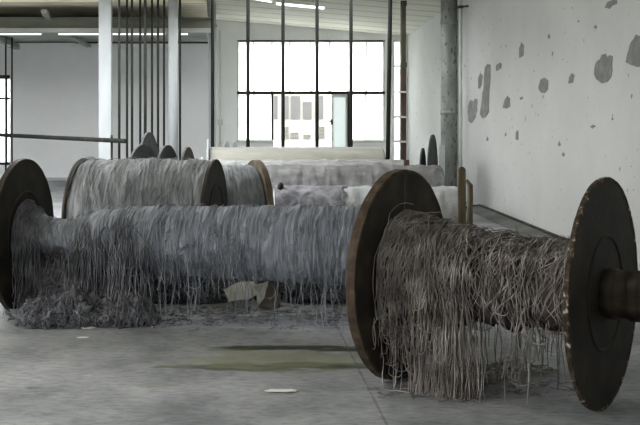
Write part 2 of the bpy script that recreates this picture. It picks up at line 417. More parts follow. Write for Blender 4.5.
def disc(name, s0, th, R, zc, mat, parent, rim_mat=None, rim_name='rim', ring=None, wob=0.0):
    """spool flange: a plate with rounded edge; its rim band is a sub-part"""
    bm = bmesh.new()
    e = 0.006
    rp = R - (0.006 if rim_mat else 0)
    prof = [(s0, 0.0), (s0, rp - e)]
    prof += [(s0 + e * 0.5, rp), (s0 + th - e * 0.5, rp), (s0 + th, rp - e)]
    if ring:
        for rg in ring:
            prof += [(s0 + th, rg + 0.010), (s0 + th + 0.008, rg + 0.004), (s0 + th + 0.008, rg - 0.004), (s0 + th, rg - 0.012)]
    prof += [(s0 + th, 0.0)]
    lathe(bm, prof, 128, zc)
    o = obj(name, bm, mat, parent, False)
    for p in o.data.polygons: p.use_smooth = abs(p.normal.x) < 0.5
    if rim_mat:
        bm = bmesh.new()
        pr = [(s0 - 0.003, rp - 0.010), (s0 - 0.003, R - 0.003), (s0, R), (s0 + th, R), (s0 + th + 0.003, R - 0.003), (s0 + th + 0.003, rp - 0.010), (s0 - 0.003, rp - 0.010)]
        lathe(bm, pr, 128, zc)
        for v in bm.verts:
            w = fbm(v.co.x * 20, v.co.y * 9, v.co.z * 9, 3) * wob
            d = Vector((0, v.co.y, v.co.z - zc)); v.co += d.normalized() * min(w, 0.002)
        obj(rim_name, bm, rim_mat, o, False)
    return o

def axle(name, s0, s1, r, zc, mat, parent, collars=()):
    bm = bmesh.new()
    prof = [(s0, 0.0), (s0, r)]
    for c in collars:
        prof += [(c, r), (c + 0.004, r + 0.008), (c + 0.05, r + 0.008), (c + 0.054, r)]
    prof += [(s1, r), (s1, 0.0)]
    lathe(bm, prof, 40, zc)
    o = obj(name, bm, mat, parent, False)
    for p in o.data.polygons: p.use_smooth = abs(p.normal.x) < 0.5
    return o

# ------------------------------------------------------------------ SETTING
BZ = 22.0      # back (window) wall
LZ = 21.0      # left bay wall
RX = 3.54      # right wall
LX = -6.5      # outer left wall (out of frame)
NY = -4.0      # wall behind the viewer

def zl(y): return 2.88 + 0.06 * (18 - y)                       # bay ceiling height
def zr(x, y): return 3.00 - 0.085 * (x + 0.13) + 0.06 * (BZ - y)  # main ceiling height

bm = bmesh.new(); box(bm, LX - 0.3, RX + 0.3, NY - 0.3, BZ + 1.0, -0.2, 0.0)
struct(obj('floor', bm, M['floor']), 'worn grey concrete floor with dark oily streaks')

# back wall with its wide window opening
wx0, wx1 = X_(237, BZ), X_(385, BZ)
wz1, wzt, wzs = Z_(40, BZ), Z_(92.8, BZ), Z_(140, BZ)
dx0, dx1 = X_(273, BZ), X_(350, BZ)
sx0, sx1 = X_(394.5, BZ), X_(400.5, BZ)
sz0, sz1 = 0.0, 2.62
bm = bmesh.new()
T = 0.25
box(bm, -0.45, wx0, BZ, BZ + T, 0, 4.6)
box(bm, wx0, wx1, BZ, BZ + T, wz1, 4.6)
box(bm, wx0, dx0, BZ, BZ + T, 0, wzs)
box(bm, dx1, wx1, BZ, BZ + T, 0, wzs)
box(bm, wx1, sx0, BZ, BZ + T, 0, 4.6)
box(bm, sx1, RX + 0.25, BZ, BZ + T, 0, 4.6)
box(bm, sx0, sx1, BZ, BZ + T, sz1, 4.6)
struct(obj('wall_back', bm, M['plaster_back']))

# bay wall on the left with a narrow window at its outer end
bx0, bx1 = X_(-42, LZ), X_(10, LZ)
bz0, bz1 = Z_(165, LZ), Z_(75, LZ)
bm = bmesh.new()
box(bm, bx1, X_(209, LZ), LZ, LZ + 0.2, 0, 4.6)
box(bm, LX, bx0, LZ, LZ + 0.2, 0, 4.6)
box(bm, bx0, bx1, LZ, LZ + 0.2, 0, bz0)
box(bm, bx0, bx1, LZ, LZ + 0.2, bz1, 4.6)
box(bm, X_(209, LZ) - 0.2, X_(209, LZ), LZ + 0.2, BZ + 0.25, 0, 4.6)
struct(obj('wall_bay', bm, M['plaster_bay']))

# right wall with patches where the paint came off, traced on its face
def wall_pt(px, py, off=0.0):
    Z = RX * F / (px - VX); return (RX - off, Z, Z_(py, Z))
crop = lambda pts: [(400 + x / 2.658, y / 2.658) for x, y in pts]
PATCH = [crop(p) for p in (
    [(518, 180), (516, 195), (522, 210), (538, 222), (552, 218), (562, 205), (566, 188), (564, 170), (566, 150), (558, 146), (552, 152), (547, 142), (536, 146), (532, 158), (522, 165)],
    [(600, 165), (606, 140), (612, 118), (618, 108), (628, 91), (636, 96), (650, 88), (664, 110), (660, 150), (650, 176), (634, 178), (618, 174)],
    [(318, 155), (317, 128), (323, 112), (330, 122), (328, 148)],
    [(213, 300), (218, 262), (223, 225), (226, 180), (233, 170), (241, 172), (241, 205), (238, 240), (237, 298), (228, 312), (218, 314)],
    [(182, 322), (181, 285), (188, 265), (196, 270), (199, 262), (206, 264), (206, 292), (198, 318), (190, 327)],
    [(208, 235), (209, 205), (215, 194), (220, 200), (218, 222), (213, 236)],
    [(255, 188), (257, 172), (266, 166), (271, 172), (268, 183), (260, 188)],
    [(273, 285), (279, 265), (286, 254), (293, 262), (292, 284), (283, 289)],
    [(369, 235), (373, 214), (384, 206), (394, 214), (394, 236), (386, 247), (374, 246)],
    [(308, 372), (309, 350), (314, 346), (315, 372)],
    [(505, 337), (513, 331), (521, 336), (512, 342)], [(430, 412), (435, 404), (439, 411), (435, 417)],
    [(393, 98), (396, 90), (400, 97), (396, 104)], [(472, 58), (475, 53), (478, 58)], [(515, 72), (520, 66), (525, 72), (519, 77)],
    [(545, 20), (552, 6), (562, 2), (576, -4), (578, 10), (566, 14), (558, 24)],
    [(448, 222), (450, 205), (458, 194), (464, 200), (460, 220)], [(230, 375), (232, 362), (236, 372)], [(562, 320), (565, 310), (568, 318)],
    [(278, 362), (281, 352), (284, 360)], [(318, 260), (325, 256), (328, 262), (321, 266)], [(420, 385), (424, 374), (428, 384), (424, 390)])]
bm = bmesh.new()
box(bm, RX, RX + 0.25, NY, BZ + 0.25, 0, 4.8)
for P in PATCH:
    # refine the outline so it reads as torn paint
    Q = []
    for i in range(len(P)):
        a, b = P[i], P[(i + 1) % len(P)]
        for t in (0, 0.33, 0.66):
            j = 0.35 if t else 0.0
            Q.append((a[0] + (b[0] - a[0]) * t + random.uniform(-j, j), a[1] + (b[1] - a[1]) * t + random.uniform(-j, j)))
    front = [bm.verts.new(wall_pt(x, y, 0.004)) for x, y in Q]
    back = [bm.verts.new(wall_pt(x, y, -0.01)) for x, y in Q]
    f = bm.faces.new(front); f.material_index = 1
    if f.normal.x > 0: pass
    for i in range(len(Q)):
        g = bm.faces.new((front[i], back[i], back[(i + 1) % len(Q)], front[(i + 1) % len(Q)])); g.material_index = 1
bmesh.ops.recalc_face_normals(bm, faces=bm.faces[:])
bmesh.ops.triangulate(bm, faces=[f for f in bm.faces if len(f.verts) > 4])
struct(obj('wall_right', bm, [M['plaster_right'], M['bare_concrete']]))

# shallow pier at the far end of the right wall, beside the pipe
# outer left wall with long workshop windows, wall behind the viewer
bm = bmesh.new()
lw0, lw1, lwz0, lwz1 = 1.5, 9.0, 0.8, 2.3
box(bm, LX - 0.25, LX, NY, lw0, 0, 4.8); box(bm, LX - 0.25, LX, lw1, LZ + 0.2, 0, 4.8)
box(bm, LX - 0.25, LX, lw0, lw1, 0, lwz0); box(bm, LX - 0.25, LX, lw0, lw1, lwz1, 4.8)
struct(obj('wall_left', bm, M['plaster_plain']))
bm = bmesh.new(); box(bm, LX - 0.25, RX + 0.25, NY - 0.25, NY, 0, 5.0)
struct(obj('wall_front', bm, M['plaster_plain']))

# ceilings: sloping cream boards over the main bay, ochre boards over the left bay, with a roof light and added fill openings
ROOF = [(-6.0, -0.35, 10.8, 15.3), (0.0, 2.4, 16.5, 17.85), (-4.2, -0.4, -0.3, 1.9)]      # bay roof light, then unseen openings added for fill light: x0, x1, y0, y1
def slab(bm, x0, x1, y0, y1, zf, t=0.15):
    vs = [bm.verts.new((x, y, zf(x, y) + d)) for d in (0, t) for (x, y) in ((x0, y0), (x1, y0), (x1, y1), (x0, y1))]
    for f in ((0, 3, 2, 1), (4, 5, 6, 7), (0, 1, 5, 4), (1, 2, 6, 5), (2, 3, 7, 6), (3, 0, 4, 7)): bm.faces.new([vs[i] for i in f])
def roofed(bm, X0, X1, Y0, Y1, zf):
    """ceiling slab in strips, leaving the roof light and added fill openings free"""
    xs = sorted({X0, X1} | {min(max(v, X0), X1) for r in ROOF for v in r[:2]}); ys = sorted({Y0, Y1} | {min(max(v, Y0), Y1) for r in ROOF for v in r[2:]})
    for xa, xb in zip(xs, xs[1:]):
        for ya, yb in zip(ys, ys[1:]):
            mx, my = (xa + xb) / 2, (ya + yb) / 2
            if any(r[0] < mx < r[1] and r[2] < my < r[3] for r in ROOF): continue
            slab(bm, xa, xb, ya, yb, zf)
XD = -0.20
bm = bmesh.new(); roofed(bm, XD, RX + 0.25, NY - 0.25, BZ + 0.25, zr)
struct(obj('ceiling', bm, M['ceil_cream']))
bm = bmesh.new(); roofed(bm, LX - 0.25, XD, NY - 0.25, LZ + 0.2, lambda x, y: zl(y))
struct(obj('ceiling_bay', bm, M['ceil_ochre']))
for i, (xa, xb, ya, yb) in enumerate(ROOF):  # openings after the bay one are added to let in fill light
    bm = bmesh.new()
    for x in np.arange(xa, xb + 0.01, (xb - xa) / 5):
        zf = zl if x < XD else (lambda y, x=x: zr(x, y))
        bar(bm, (x, ya, zf(ya) + 0.06), (x, yb, zf(yb) + 0.06), 0.04, 0.08)
    struct(obj('window_%d' % (4 + i), bm, M['white_paint']), 'white glazing bars of a roof light or added fill opening')

# longitudinal infill between the two ceiling heights
bm = bmesh.new()
for y0, y1 in ((NY, LZ + 0.2),):
    vs = [bm.verts.new(p) for p in ((XD - 0.03, y0, zl(y0) - 0.0), (XD - 0.03, y1, zl(y1) - 0.0), (XD - 0.03, y1, zr(XD, y1) + 0.1), (XD - 0.03, y0, zr(XD, y0) + 0.1))]
    vs2 = [bm.verts.new(v.co + Vector((0.06, 0, 0))) for v in vs]
    for f in ((0, 1, 2, 3),): bm.faces.new([vs[i] for i in f]); bm.faces.new([vs2[i] for i in f][::-1])
    for i in range(4):
        j = (i + 1) % 4; bm.faces.new((vs[i], vs2[i], vs2[j], vs[j]))
bmesh.ops.recalc_face_normals(bm, faces=bm.faces[:])
struct(obj('trim_1', bm, M['beam_grey']), 'upstand between the two ceilings')

# cross beam of the left bay: web with a lower flange, braces, hangers
BY = 17.5
bxl, bxr = LX, X_(212, BY)
bm = bmesh.new()
box(bm, bxl, bxr, BY, BY + 0.10, Z_(31.5, BY), Z_(18.5, BY))
box(bm, bxl, bxr, BY - 0.07, BY + 0.17, Z_(18.5, BY), Z_(17.6, BY))
bm2 = struct(obj('beam', bm, M['beam_dark']), 'grey cross beam under the ochre board ceiling')
bm = bmesh.new(); box(bm, bxl, bxr, BY - 0.09, BY + 0.17, Z_(32.8, BY), Z_(28.5, BY)); obj('beam_flange', bm, M['beam_grey'], bm2)
def brace(a, b, ya, yb, w=0.09, h=0.1, mat='beam_grey', nm='roof_brace', lab='grey diagonal roof brace'):
    bm = bmesh.new(); bar(bm, (X_(a[0], ya), ya, Z_(a[1], ya)), (X_(b[0], yb), yb, Z_(b[1], yb)), w, h)
    return struct(obj(nm, bm, M[mat]), lab)
bm = bmesh.new(); box(bm, LX, X_(209, LZ) - 0.02, BY + 0.12, LZ, Z_(42, LZ), Z_(42, LZ) + 0.06); struct(obj('ceiling_soffit', bm, M['beam_grey']))
brace((44, 11), (54, 27), 17.2, 17.95, 0.09, 0.06)
brace((-8, 36), (17, 47), 18.4, 20.6, 0.10, 0.09)
brace((68, 35.5), (89, 46), 18.4, 20.8, 0.08, 0.05)
brace((178, -8), (214, 29), 19.0, 19.2, 0.10, 0.14)
bm = bmesh.new(); LB = LZ - 0.05; bar(bm, (X_(76, LB), LB, Z_(42.6, LB)), (X_(208, LB), LB, Z_(42.6, LB)), 0.08, 0.03)
bar(bm, (X_(0, LB), LB, Z_(42.6, LB)), (X_(76, LB), LB, Z_(42.4, LB)), 0.08, 0.012)
struct(obj('trim_2', bm, M['black_iron']), 'dark batten along the top of the bay wall')
# purlins with pale dabs under the ochre ceiling
bm = bmesh.new()
for y in (16.0, 16.9):
    box(bm, LX, XD - 0.05, y, y + 0.06, zl(y) - 0.035, zl(y) + 0.02)
struct(obj('trim_3', bm, M['ceil_ochre']), 'ceiling battens of the left bay')
# baseboard ledge on the bay wall
bm = bmesh.new(); box(bm, bx1, X_(209, LZ), LZ - 0.08, LZ, 0, Z_(177.5, LZ))
struct(obj('baseboard_left', bm, M['white_paint']))

# ---- main window: frame, transom, mullions, frosted panes
root = struct(empty('window_1', ((wx0 + wx1) / 2, BZ, wzs)), 'wide factory window with frosted white panes')
def wp(o): o.matrix_parent_inverse = Matrix.Translation(-Vector(root.location)); return o
bm = bmesh.new(); y0, y1 = BZ + 0.02, BZ + 0.09
box(bm, wx0, wx1, y0, y1, wz1 - 0.035, wz1)
box(bm, wx0, wx1, y0 - 0.02, y1, wzt - 0.028, wzt + 0.028)
for px, w in ((272.5, 2.0), (349, 2.6)):
    x = X_(px, BZ); hw = w / 2 / F * BZ; box(bm, x - hw, x + hw, y0, y1, 0, wzt)
wp(obj('window_frame', bm, M['steel_dark'], root))
bm = bmesh.new()
for px in (237.8, 384.3):
    x = X_(px, BZ); box(bm, x - 0.02, x + 0.02, y0, y1, wzs, wz1)
for px in (254, 272, 290, 311, 330, 348, 366.5):
    x = X_(px, BZ); box(bm, x - 0.010, x + 0.010, y0, y1, wzt, wz1 - 0.03)
for px in (254, 366): x = X_(px, BZ); box(bm, x - 0.010, x + 0.010, y0, y1, wzs, wzt)
wp(obj('glazing_bars', bm, M['flange_white'], root))
for px0, px1, z0, z1 in ((238, 384, wzt, wz1), (238, 272, wzs, wzt), (350, 384, wzs, wzt)):
    bm = bmesh.new(); box(bm, X_(px0, BZ), X_(px1, BZ), BZ + 0.05, BZ + 0.056, z0, z1); wp(obj('pane', bm, M['frosted'], root))
bm = bmesh.new()
box(bm, wx0 - 0.02, dx0 - 0.01, BZ - 0.06, BZ + 0.1, wzs - 0.05, wzs); box(bm, dx1 + 0.03, wx1 + 0.02, BZ - 0.06, BZ + 0.1, wzs - 0.05, wzs)
wp(obj('window_sill', bm, M['flange_white'], root))
# door leaf standing in the middle opening, right part
dr = struct(empty('door_1', (X_(340, BZ), BZ + 0.05, 0)), 'pale green glass door leaf in the window wall')
bm = bmesh.new(); ox, oy = dr.location.x, dr.location.y
def dpx(px): return X_(px, BZ) - ox
box(bm, dpx(333), dpx(346.5), -0.004, 0.004, 0.1, wzt - 0.06); obj('pane', bm, M['door_glass'], dr)
bm = bmesh.new()
box(bm, dpx(332), dpx(333.4), -0.02, 0.02, 0.02, wzt - 0.03); box(bm, dpx(346), dpx(347.6), -0.02, 0.02, 0.02, wzt - 0.03)
box(bm, dpx(333.4), dpx(346), -0.02, 0.02, 0.02, 0.12); box(bm, dpx(333.4), dpx(346), -0.02, 0.02, wzt - 0.07, wzt - 0.03)
obj('door_frame', bm, M['flange_white'], dr)
bm = bmesh.new(); hz = Z_(122, BZ)
box(bm, dpx(331), dpx(332.6), -0.07, 0.02, hz - 0.05, hz + 0.05); box(bm, dpx(329.5), dpx(332), -0.07, -0.05, hz + 0.0, hz + 0.025)
obj('door_handle', bm, M['black_iron'], dr)

# ---- narrow window at the bay wall
root = struct(empty('window_2', ((bx0 + bx1) / 2, LZ, bz0)), 'narrow bright window at the far left')
bm = bmesh.new()
box(bm, bx0, bx1, LZ + 0.02, LZ + 0.1, bz1 - 0.07, bz1); box(bm, bx0, bx1, LZ + 0.02, LZ + 0.1, bz0, bz0 + 0.05)
for py in (98.5, 135): box(bm, bx0, bx1, LZ + 0.03, LZ + 0.08, Z_(py, LZ) - 0.018, Z_(py, LZ) + 0.018)
for px in (-20, 5.8): x = X_(px, LZ); box(bm, x - 0.02, x + 0.02, LZ + 0.03, LZ + 0.08, bz0, bz1)
wp(obj('window_frame', bm, M['steel_dark'], root))
bm = bmesh.new(); box(bm, bx0, bx1, LZ + 0.055, LZ + 0.06, bz0, bz1); wp(obj('pane', bm, M['frosted'], root))
# ---- tall slit window beside the right corner, with rungs
root = struct(empty('window_3', ((sx0 + sx1) / 2, BZ, 0)), 'tall slit window between dark post and brown jamb')
bm = bmesh.new(); box(bm, sx0, sx1, BZ + 0.15, BZ + 0.156, sz0, sz1); wp(obj('pane', bm, M['frosted'], root))
bm = bmesh.new()
for py in (41, 66, 92, 116.5, 141): box(bm, sx0 - 0.01, sx1 + 0.01, BZ - 0.02, BZ + 0.1, Z_(py, BZ) - 0.016, Z_(py, BZ) + 0.016)
wp(obj('glazing_bars', bm, M['flange_white'], root))
# brown post (jamb) with rungs, in front of the corner
LY = 17.6; lad = empty('corner_post', (X_(403.2, LY), LY, 0))
bm = bmesh.new(); hw = 2.6 * LY / F; zt = Z_(69, LY); box(bm, -hw, hw, -0.05, 0.05, 0, zt); obj('lower_post', bm, M['brown_post'], lad)
bm = bmesh.new(); box(bm, -hw * 0.92, hw * 0.92, -0.045, 0.045, zt, zr(2.9, LY) - 0.02); bar(bm, (0, -0.05, zt + 0.02), (0, -0.05, zt + 0.1), hw * 2.3, 0.03); bar(bm, (0, -0.05, 2.90), (0, -0.05, 2.98), hw * 2.3, 0.03)
obj('upper_post', bm, M['olive_post'], lad)
for py in (92, 117, 141.5):
    bm = bmesh.new(); z = Z_(py, LY); box(bm, -hw - 7.2 * LY / F, hw + 0.01, -0.075, -0.045, z - 0.014, z + 0.014); obj('rung', bm, M['flange_white'], lad)
tag(lad, 'tall brown post with pale rungs in the corner right of the window', 'post')

# white corner column and the two columns of the left bay
def column(name, px0, px1, y, label, round_=False, mat='white_paint', top=None):
    w = (px1 - px0) * y / F; x = X_((px0 + px1) / 2, y); bm = bmesh.new()
    z1 = top if top else (zl(y) if x < XD else zr(x, y))
    if round_: tube(bm, [(x, y, 0), (x, y, z1)], w / 2, 32)
    else:
        box(bm, x - w / 2, x + w / 2, y - w / 2, y + w / 2, 0, z1)
        bmesh.ops.bevel(bm, geom=[e for e in bm.edges if abs((e.verts[0].co - e.verts[1].co).z) > 1], offset=0.008, segments=2, affect='EDGES')
    return struct(obj(name, bm, M[mat]), label)
column('column', 99.3, 111.8, 16.5, 'square white steel column')
column('column', 168.3, 178.0, 16.5, 'round white column right of the bundle of poles', True)
column('column', 208.8, 216.2, 19.7, 'white corner column where the bay wall ends')

# conduit and box on the back wall
c = empty('conduit', (X_(220, BZ), BZ - 0.02, 0.6))
bm = bmesh.new(); tube(bm, [(0, 0, -0.6), (0, 0, 2.2)], 0.012, 8); obj('pipe', bm, M['flange_white'], c)
bm = bmesh.new(); zz = Z_(122, BZ) - 0.6; box(bm, -0.05, 0.05, -0.03, 0.02, zz - 0.06, zz + 0.05); obj('junction_box', bm, M['flange_white'], c)
tag(c, 'thin white conduit with a small box on the wall left of the window', 'conduit')

# hanging lamp batten and strip lights
def batten(a, b, y, label, group=None, lit=True, hh=0.03, ww=0.09):
    pa = Vector((X_(a[0], y), y, Z_(a[1], y))); pb = Vector((X_(b[0], y), y, Z_(b[1], y)))
    r = empty('strip_light', (pa + pb) / 2)
    d = (pb - pa) / 2
    bm = bmesh.new(); bar(bm, -d + Vector((0, 0, hh * 0.9)), d + Vector((0, 0, hh * 0.9)), ww, hh); obj('housing', bm, M['flange_white'], r)
    bm = bmesh.new(); tube(bm, [-d * 0.97, d * 0.97], hh * 0.42, 10); obj('tube', bm, M['tube'], r)
    tag(r, label, 'lamp', group)
batten((275.5, 3.6), (325, 8.2), 18.6, 'white strip light hanging under the cream ceiling before the window', None, True, 0.05)
batten((254, -1), (272, 2.0), 18.5, 'short white strip light above and left of the long ceiling one')
for a, b, l in ((-12, 42, 'white strip light under the beam at the far left'), (58, 99, 'white strip light under the beam just left of the square column'), (112, 166, 'white strip light under the beam behind the bundle of poles'), (179, 188, 'short white strip light right of the round column')):
    batten((a, 34.3), (b, 34.3), 17.52, l, 'strip lights under the beam', True, 0.022, 0.05)

# ---- right wall: big pipe, thin conduit, hook
py_, pr_ = 17.2, 0.122
bm = bmesh.new(); tube(bm, [(0, 0, 0), (0, 0, zr(3.54, py_) - 0.02)], pr_, 32)
for z in (1.25, 2.6): tube(bm, [(0, 0, z), (0, 0, z + 0.06)], pr_ + 0.008, 32)
o = obj('drain_pipe', bm, M['pipe']); o.location = (X_(449, py_), py_, 0)
tag(o, 'thick grey vertical pipe with flaking paint along the right wall', 'pipe')
cx = X_(460.5, 16.6)
cd = empty('conduit', (cx, 16.6, 0))
bm = bmesh.new(); tube(bm, [(0, 0, 0.05), (0, 0, zr(cx + 0.05, 16.6) - 0.02)], 0.026, 12); obj('pipe', bm, M['flange_white'], cd)
bm = bmesh.new(); zz = Z_(7, 16.6); box(bm, -0.035, 0.035, -0.05, 0.05, zz - 0.02, zz + 0.02); tube(bm, [(0, -0.04, zz), (0.09, -0.1, zz + 0.005)], 0.012, 8); obj('bracket', bm, M['black_iron'], cd)
tag(cd, 'thin pale conduit with a small dark bracket beside the thick grey pipe', 'conduit')

# ---- outside: neighbouring building seen through the door opening
OB = 44.0
bd = empty('building', (X_(310, OB), OB, 0))
def ob(px): return X_(px, OB) - bd.location.x
M['facade'] = noise_mat('facade', [(0.3, (0.19, 0.188, 0.165)), (0.7, (0.21, 0.208, 0.185))], scale=2, bump=0, rough=0.95)
M['dark_glass'] = noise_mat('dark_glass', [(0.3, (0.060, 0.061, 0.057)), (0.7, (0.074, 0.075, 0.071))], scale=2, bump=0, rough=0.4, spec=0.2)
M['muntin'] = noise_mat('muntin', [(0.3, (0.11, 0.11, 0.095)), (0.7, (0.118, 0.118, 0.103))], scale=2, bump=0, rough=0.6)
bm = bmesh.new(); box(bm, ob(225), ob(420), 0, 4, -0.5, 5.2); obj('facade', bm, M['facade'], bd)
for px0, px1 in ((274, 277.5), (283.5, 288.5), (291, 300), (303, 311.5), (315.5, 323)):
    bm = bmesh.new(); box(bm, ob(px0), ob(px1), -0.05, 0.01, Z_(119, OB), Z_(96 if px0 != 303 else 102, OB)); obj('window', bm, M['dark_glass'], bd)
for px0, px1, a, b in ((284, 288, 127, 140), (291, 298, 133, 147), (304, 310, 135, 147), (319, 324, 127, 138)):
    bm = bmesh.new(); z0, z1 = Z_(b, OB), Z_(a, OB)
    for i in range(4):
        x = ob(px0 + (px1 - px0) * i / 3); box(bm, x - 0.015, x + 0.015, -0.05, 0.01, z0, z1)
        z = z0 + (z1 - z0) * i / 3; box(bm, ob(px0), ob(px1), -0.05, 0.01, z - 0.015, z + 0.015)
    obj('window_grille', bm, M['muntin'], bd)
tag(bd, 'pale yellow building with grey windows seen through the open doorway', 'building')
bm = bmesh.new(); box(bm, -25, 30, BZ + 1.0, 60, -0.25, -0.05)
struct(obj('ground', bm, M['facade']), 'pale yard outside')

# ------------------------------------------------------------------ POLES AND RAIL
def pole(px, y, label, dia=3.2, lean=0.0, px_top=None, group=None, z0=0.0, ztop=9.0):
    x0 = X_(px, y); r = dia / 2 * y / F
    x1 = X_(px_top if px_top is not None else px, y)
    zt = min(ztop, (zl(y) if x0 < XD else zr(x0, y)) - 0.02)
    bm = bmesh.new(); n = 12
    k = (zt - 0) / (Z_(0, y) - 0.8) if px_top is not None else 1
    tube(bm, [(0, 0, z0), (x1 - x0, 0, zt)], r, n)
    tube(bm, [(0, 0, z0), (0, 0, z0 + 0.015)], r * 2.2, n)
    o = obj('steel_pole', bm, M['steel_dark']); o.location = (x0, y, 0)
    return tag(o, label, 'pole', group)
ords = ['first', 'second', 'third', 'fourth', 'fifth', 'sixth', 'seventh', 'eighth']
for i, (px, y, d) in enumerate(((119.2, 15.75, 2.6), (127, 16.3, 2.3), (132, 16.0, 2.5), (140.2, 16.4, 2.3), (145.2, 15.8, 3.0), (152, 16.4, 2.3), (158, 16.1, 2.4), (164, 16.2, 2.2))):
    pole(px, y, 'thin dark steel pole, %s from the square white column in the close bundle' % ords[i], d, group='bundle of poles between the two columns')
pole(180.0, 16.3, 'thin dark pole tight against the right side of the round column', 2.4)
for px, l in ((212.6, 'dark pole standing in front of the white corner column'), (248, 'dark pole crossing the left edge panes of the big window'), (283, 'dark pole before the left half of the doorway in the window'), (317, 'dark pole before the middle of the big window'), (351, 'dark pole just right of the glass door leaf')):
    pole(px, 16.9, l, 3.6, group='row of poles before the big window')
pole(387.2, 16.9, 'slightly leaning dark pole between window edge and corner post', 4.2, px_top=390.4, group='row of poles before the big window')
for px, l in ((5.8, 'thin dark pole crossing the narrow far left window'), (12.0, 'thin dark pole at the right edge of the far left window')):
    pole(px, 19.3, l, 1.8, ztop=Z_(42, LZ) - 0.01)
# hand rail
bm = bmesh.new()
tube(bm, [(X_(-40, 18.9), 18.9, 0.92), (X_(0, 18.0), 18.0, 0.92), (X_(126, 15.3), 15.3, 0.92)], 0.03, 12)
rl = empty('handrail', (0, 0, 0)); obj('rail', bm, M['steel_dark'], rl)
bm = bmesh.new(); tube(bm, [(X_(111.7, 15.62), 15.62, 0), (X_(111.7, 15.62), 15.62, 0.99)], 0.016, 10); obj('rail_post', bm, M['steel_dark'], rl)
bm = bmesh.new(); tube(bm, [(X_(-30, 18.67), 18.67, 0), (X_(-30, 18.67), 18.67, 0.92)], 0.016, 10); obj('rail_post', bm, M['steel_dark'], rl)
tag(rl, 'dark horizontal pipe handrail in front of the left bay wall', 'handrail')

# ------------------------------------------------------------------ SPOOLS
def wander(n, amp, k=3):
    w = np.cumsum(rng.normal(size=n + k)) ; w = w - np.linspace(w[0], w[-1], n + k)
    w = np.convolve(w, np.ones(k + 1) / (k + 1), 'valid')[:n]
    return amp * w / (np.abs(w).max() + 1e-6)

def hang_strand(prof, zc, s0, ph0, ph1, off, length, drift, wig, r_extra=0.0, back=False, zmin=0.006, step=0.035, loop=False):
    """thread laid over the winding from angle ph0 (rear top) to ph1 (front), then hanging"""
    S = [p[0] for p in prof]; R = [p[1] for p in prof]
    n = max(4, int(abs(ph0 - ph1) / 0.16))
    ph = np.linspace(ph0, ph1, n)
    ss = np.clip(s0 + drift * np.linspace(0, 1, n) + wander(n, wig), S[0] + 0.005, S[-1] - 0.005)
    rr = np.interp(ss, S, R) + off + np.abs(wander(n, r_extra))
    sg = 1 if back else -1
    P = np.stack([ss, sg * rr * np.cos(ph), zc + rr * np.sin(ph)], 1)
    if length <= 0: return P
    e = P[-1]
    L = min(length, e[2] - zmin)
    if L <= 0.02: return P
    m = max(3, int(L / step))
    t = np.linspace(0, 1, m + 1)[1:]
    dx = wander(m, 0.012 + 0.02 * rng.random()); dy = wander(m, 0.010)
    # leave the surface tangentially, then drop
    out = max(0.0, math.cos(ph[-1])) * 0.0
    Q = np.stack([e[0] + dx + drift * 0.15 * t, e[1] + dy + sg * out * t, e[2] - L * t], 1)
    P = np.concatenate([P, Q])
    if loop:
        w = rng.uniform(0.03, 0.12) * rng.choice([-1, 1])
        th = np.linspace(0, PI, 7)[1:]
        bx = P[-1]
        arc = np.stack([bx[0] + w / 2 * (1 - np.cos(th)), np.full(6, bx[1]), bx[2] - abs(w) * 0.35 * np.sin(th)], 1)
        arc[:, 2] = np.maximum(arc[:, 2], 0.006)
        up = L * rng.uniform(0.5, 1.0); m2 = max(3, int(up / step)); t2 = np.linspace(0, 1, m2 + 1)[1:]
        U = np.stack([arc[-1, 0] + wander(m2, 0.012), arc[-1, 1] + wander(m2, 0.008), arc[-1, 2] + up * t2], 1)
        P = np.concatenate([P, arc, U])
    elif L >= e[2] - zmin - 1e-6 and rng.random() < 0.7:
        # tail lying on the floor
        k = rng.integers(2, 6); a = rng.uniform(0, 2 * PI); q = P[-1].copy(); tail = []
        for _ in range(k):
            a += rng.normal() * 0.6; q = q + np.array([math.cos(a) * 0.025, math.sin(a) * 0.025 , 0]); q[2] = zmin; tail.append(q.copy())
        P = np.concatenate([P, np.array(tail)])
    return P

def curl(cx, cy, cz, R, n=18, flat=0.6):
    a = rng.uniform(0, 2 * PI); p = np.array([cx, cy, cz]); out = []
    va = rng.normal() * 0.5
    for _ in range(n):
        va = 0.8 * va + rng.normal() * 0.35; a += va
        p = p + R * 0.22 * np.array([math.cos(a), math.sin(a) * flat, rng.normal() * 0.25]); out.append(p.copy())
    return np.array(out)

def thread_part(name, lines, mat, parent, r=(0.0022, 0.0040), sides=3, label=None):
    me = strands_mesh(lines, [rng.uniform(*r) for _ in lines], sides)
    o = link(name, me, mat, parent); o['kind'] = 'stuff'
    if label: o['label'] = label
    return o

# ---------- front right spool
A1 = math.radians(35.0); D1 = 1.10; R1 = D1 / 2; L1 = 1.064
xc, yc = 0.942, 6.077
sp = empty('yarn_spool', (xc, yc, 0), -A1)
tag(sp, 'large rusty spool nearest the front right, shaggy grey-brown yarn hanging to the floor', 'spool')
th = 0.045
fl1 = disc('flange', -th / 2, th, R1, R1, M['rust'], sp, M['rim_wood'], wob=0.004)
fl1['label'] = 'round rusty brown flange with a wooden rim, left end'
fl2 = disc('flange', L1 - 0.009, 0.018, R1, R1, M['rust_dark'], sp, M['rim_pale'], ring=(0.27,), wob=0.005)
fl2['label'] = 'dark flange with chipped pale rim, right end'
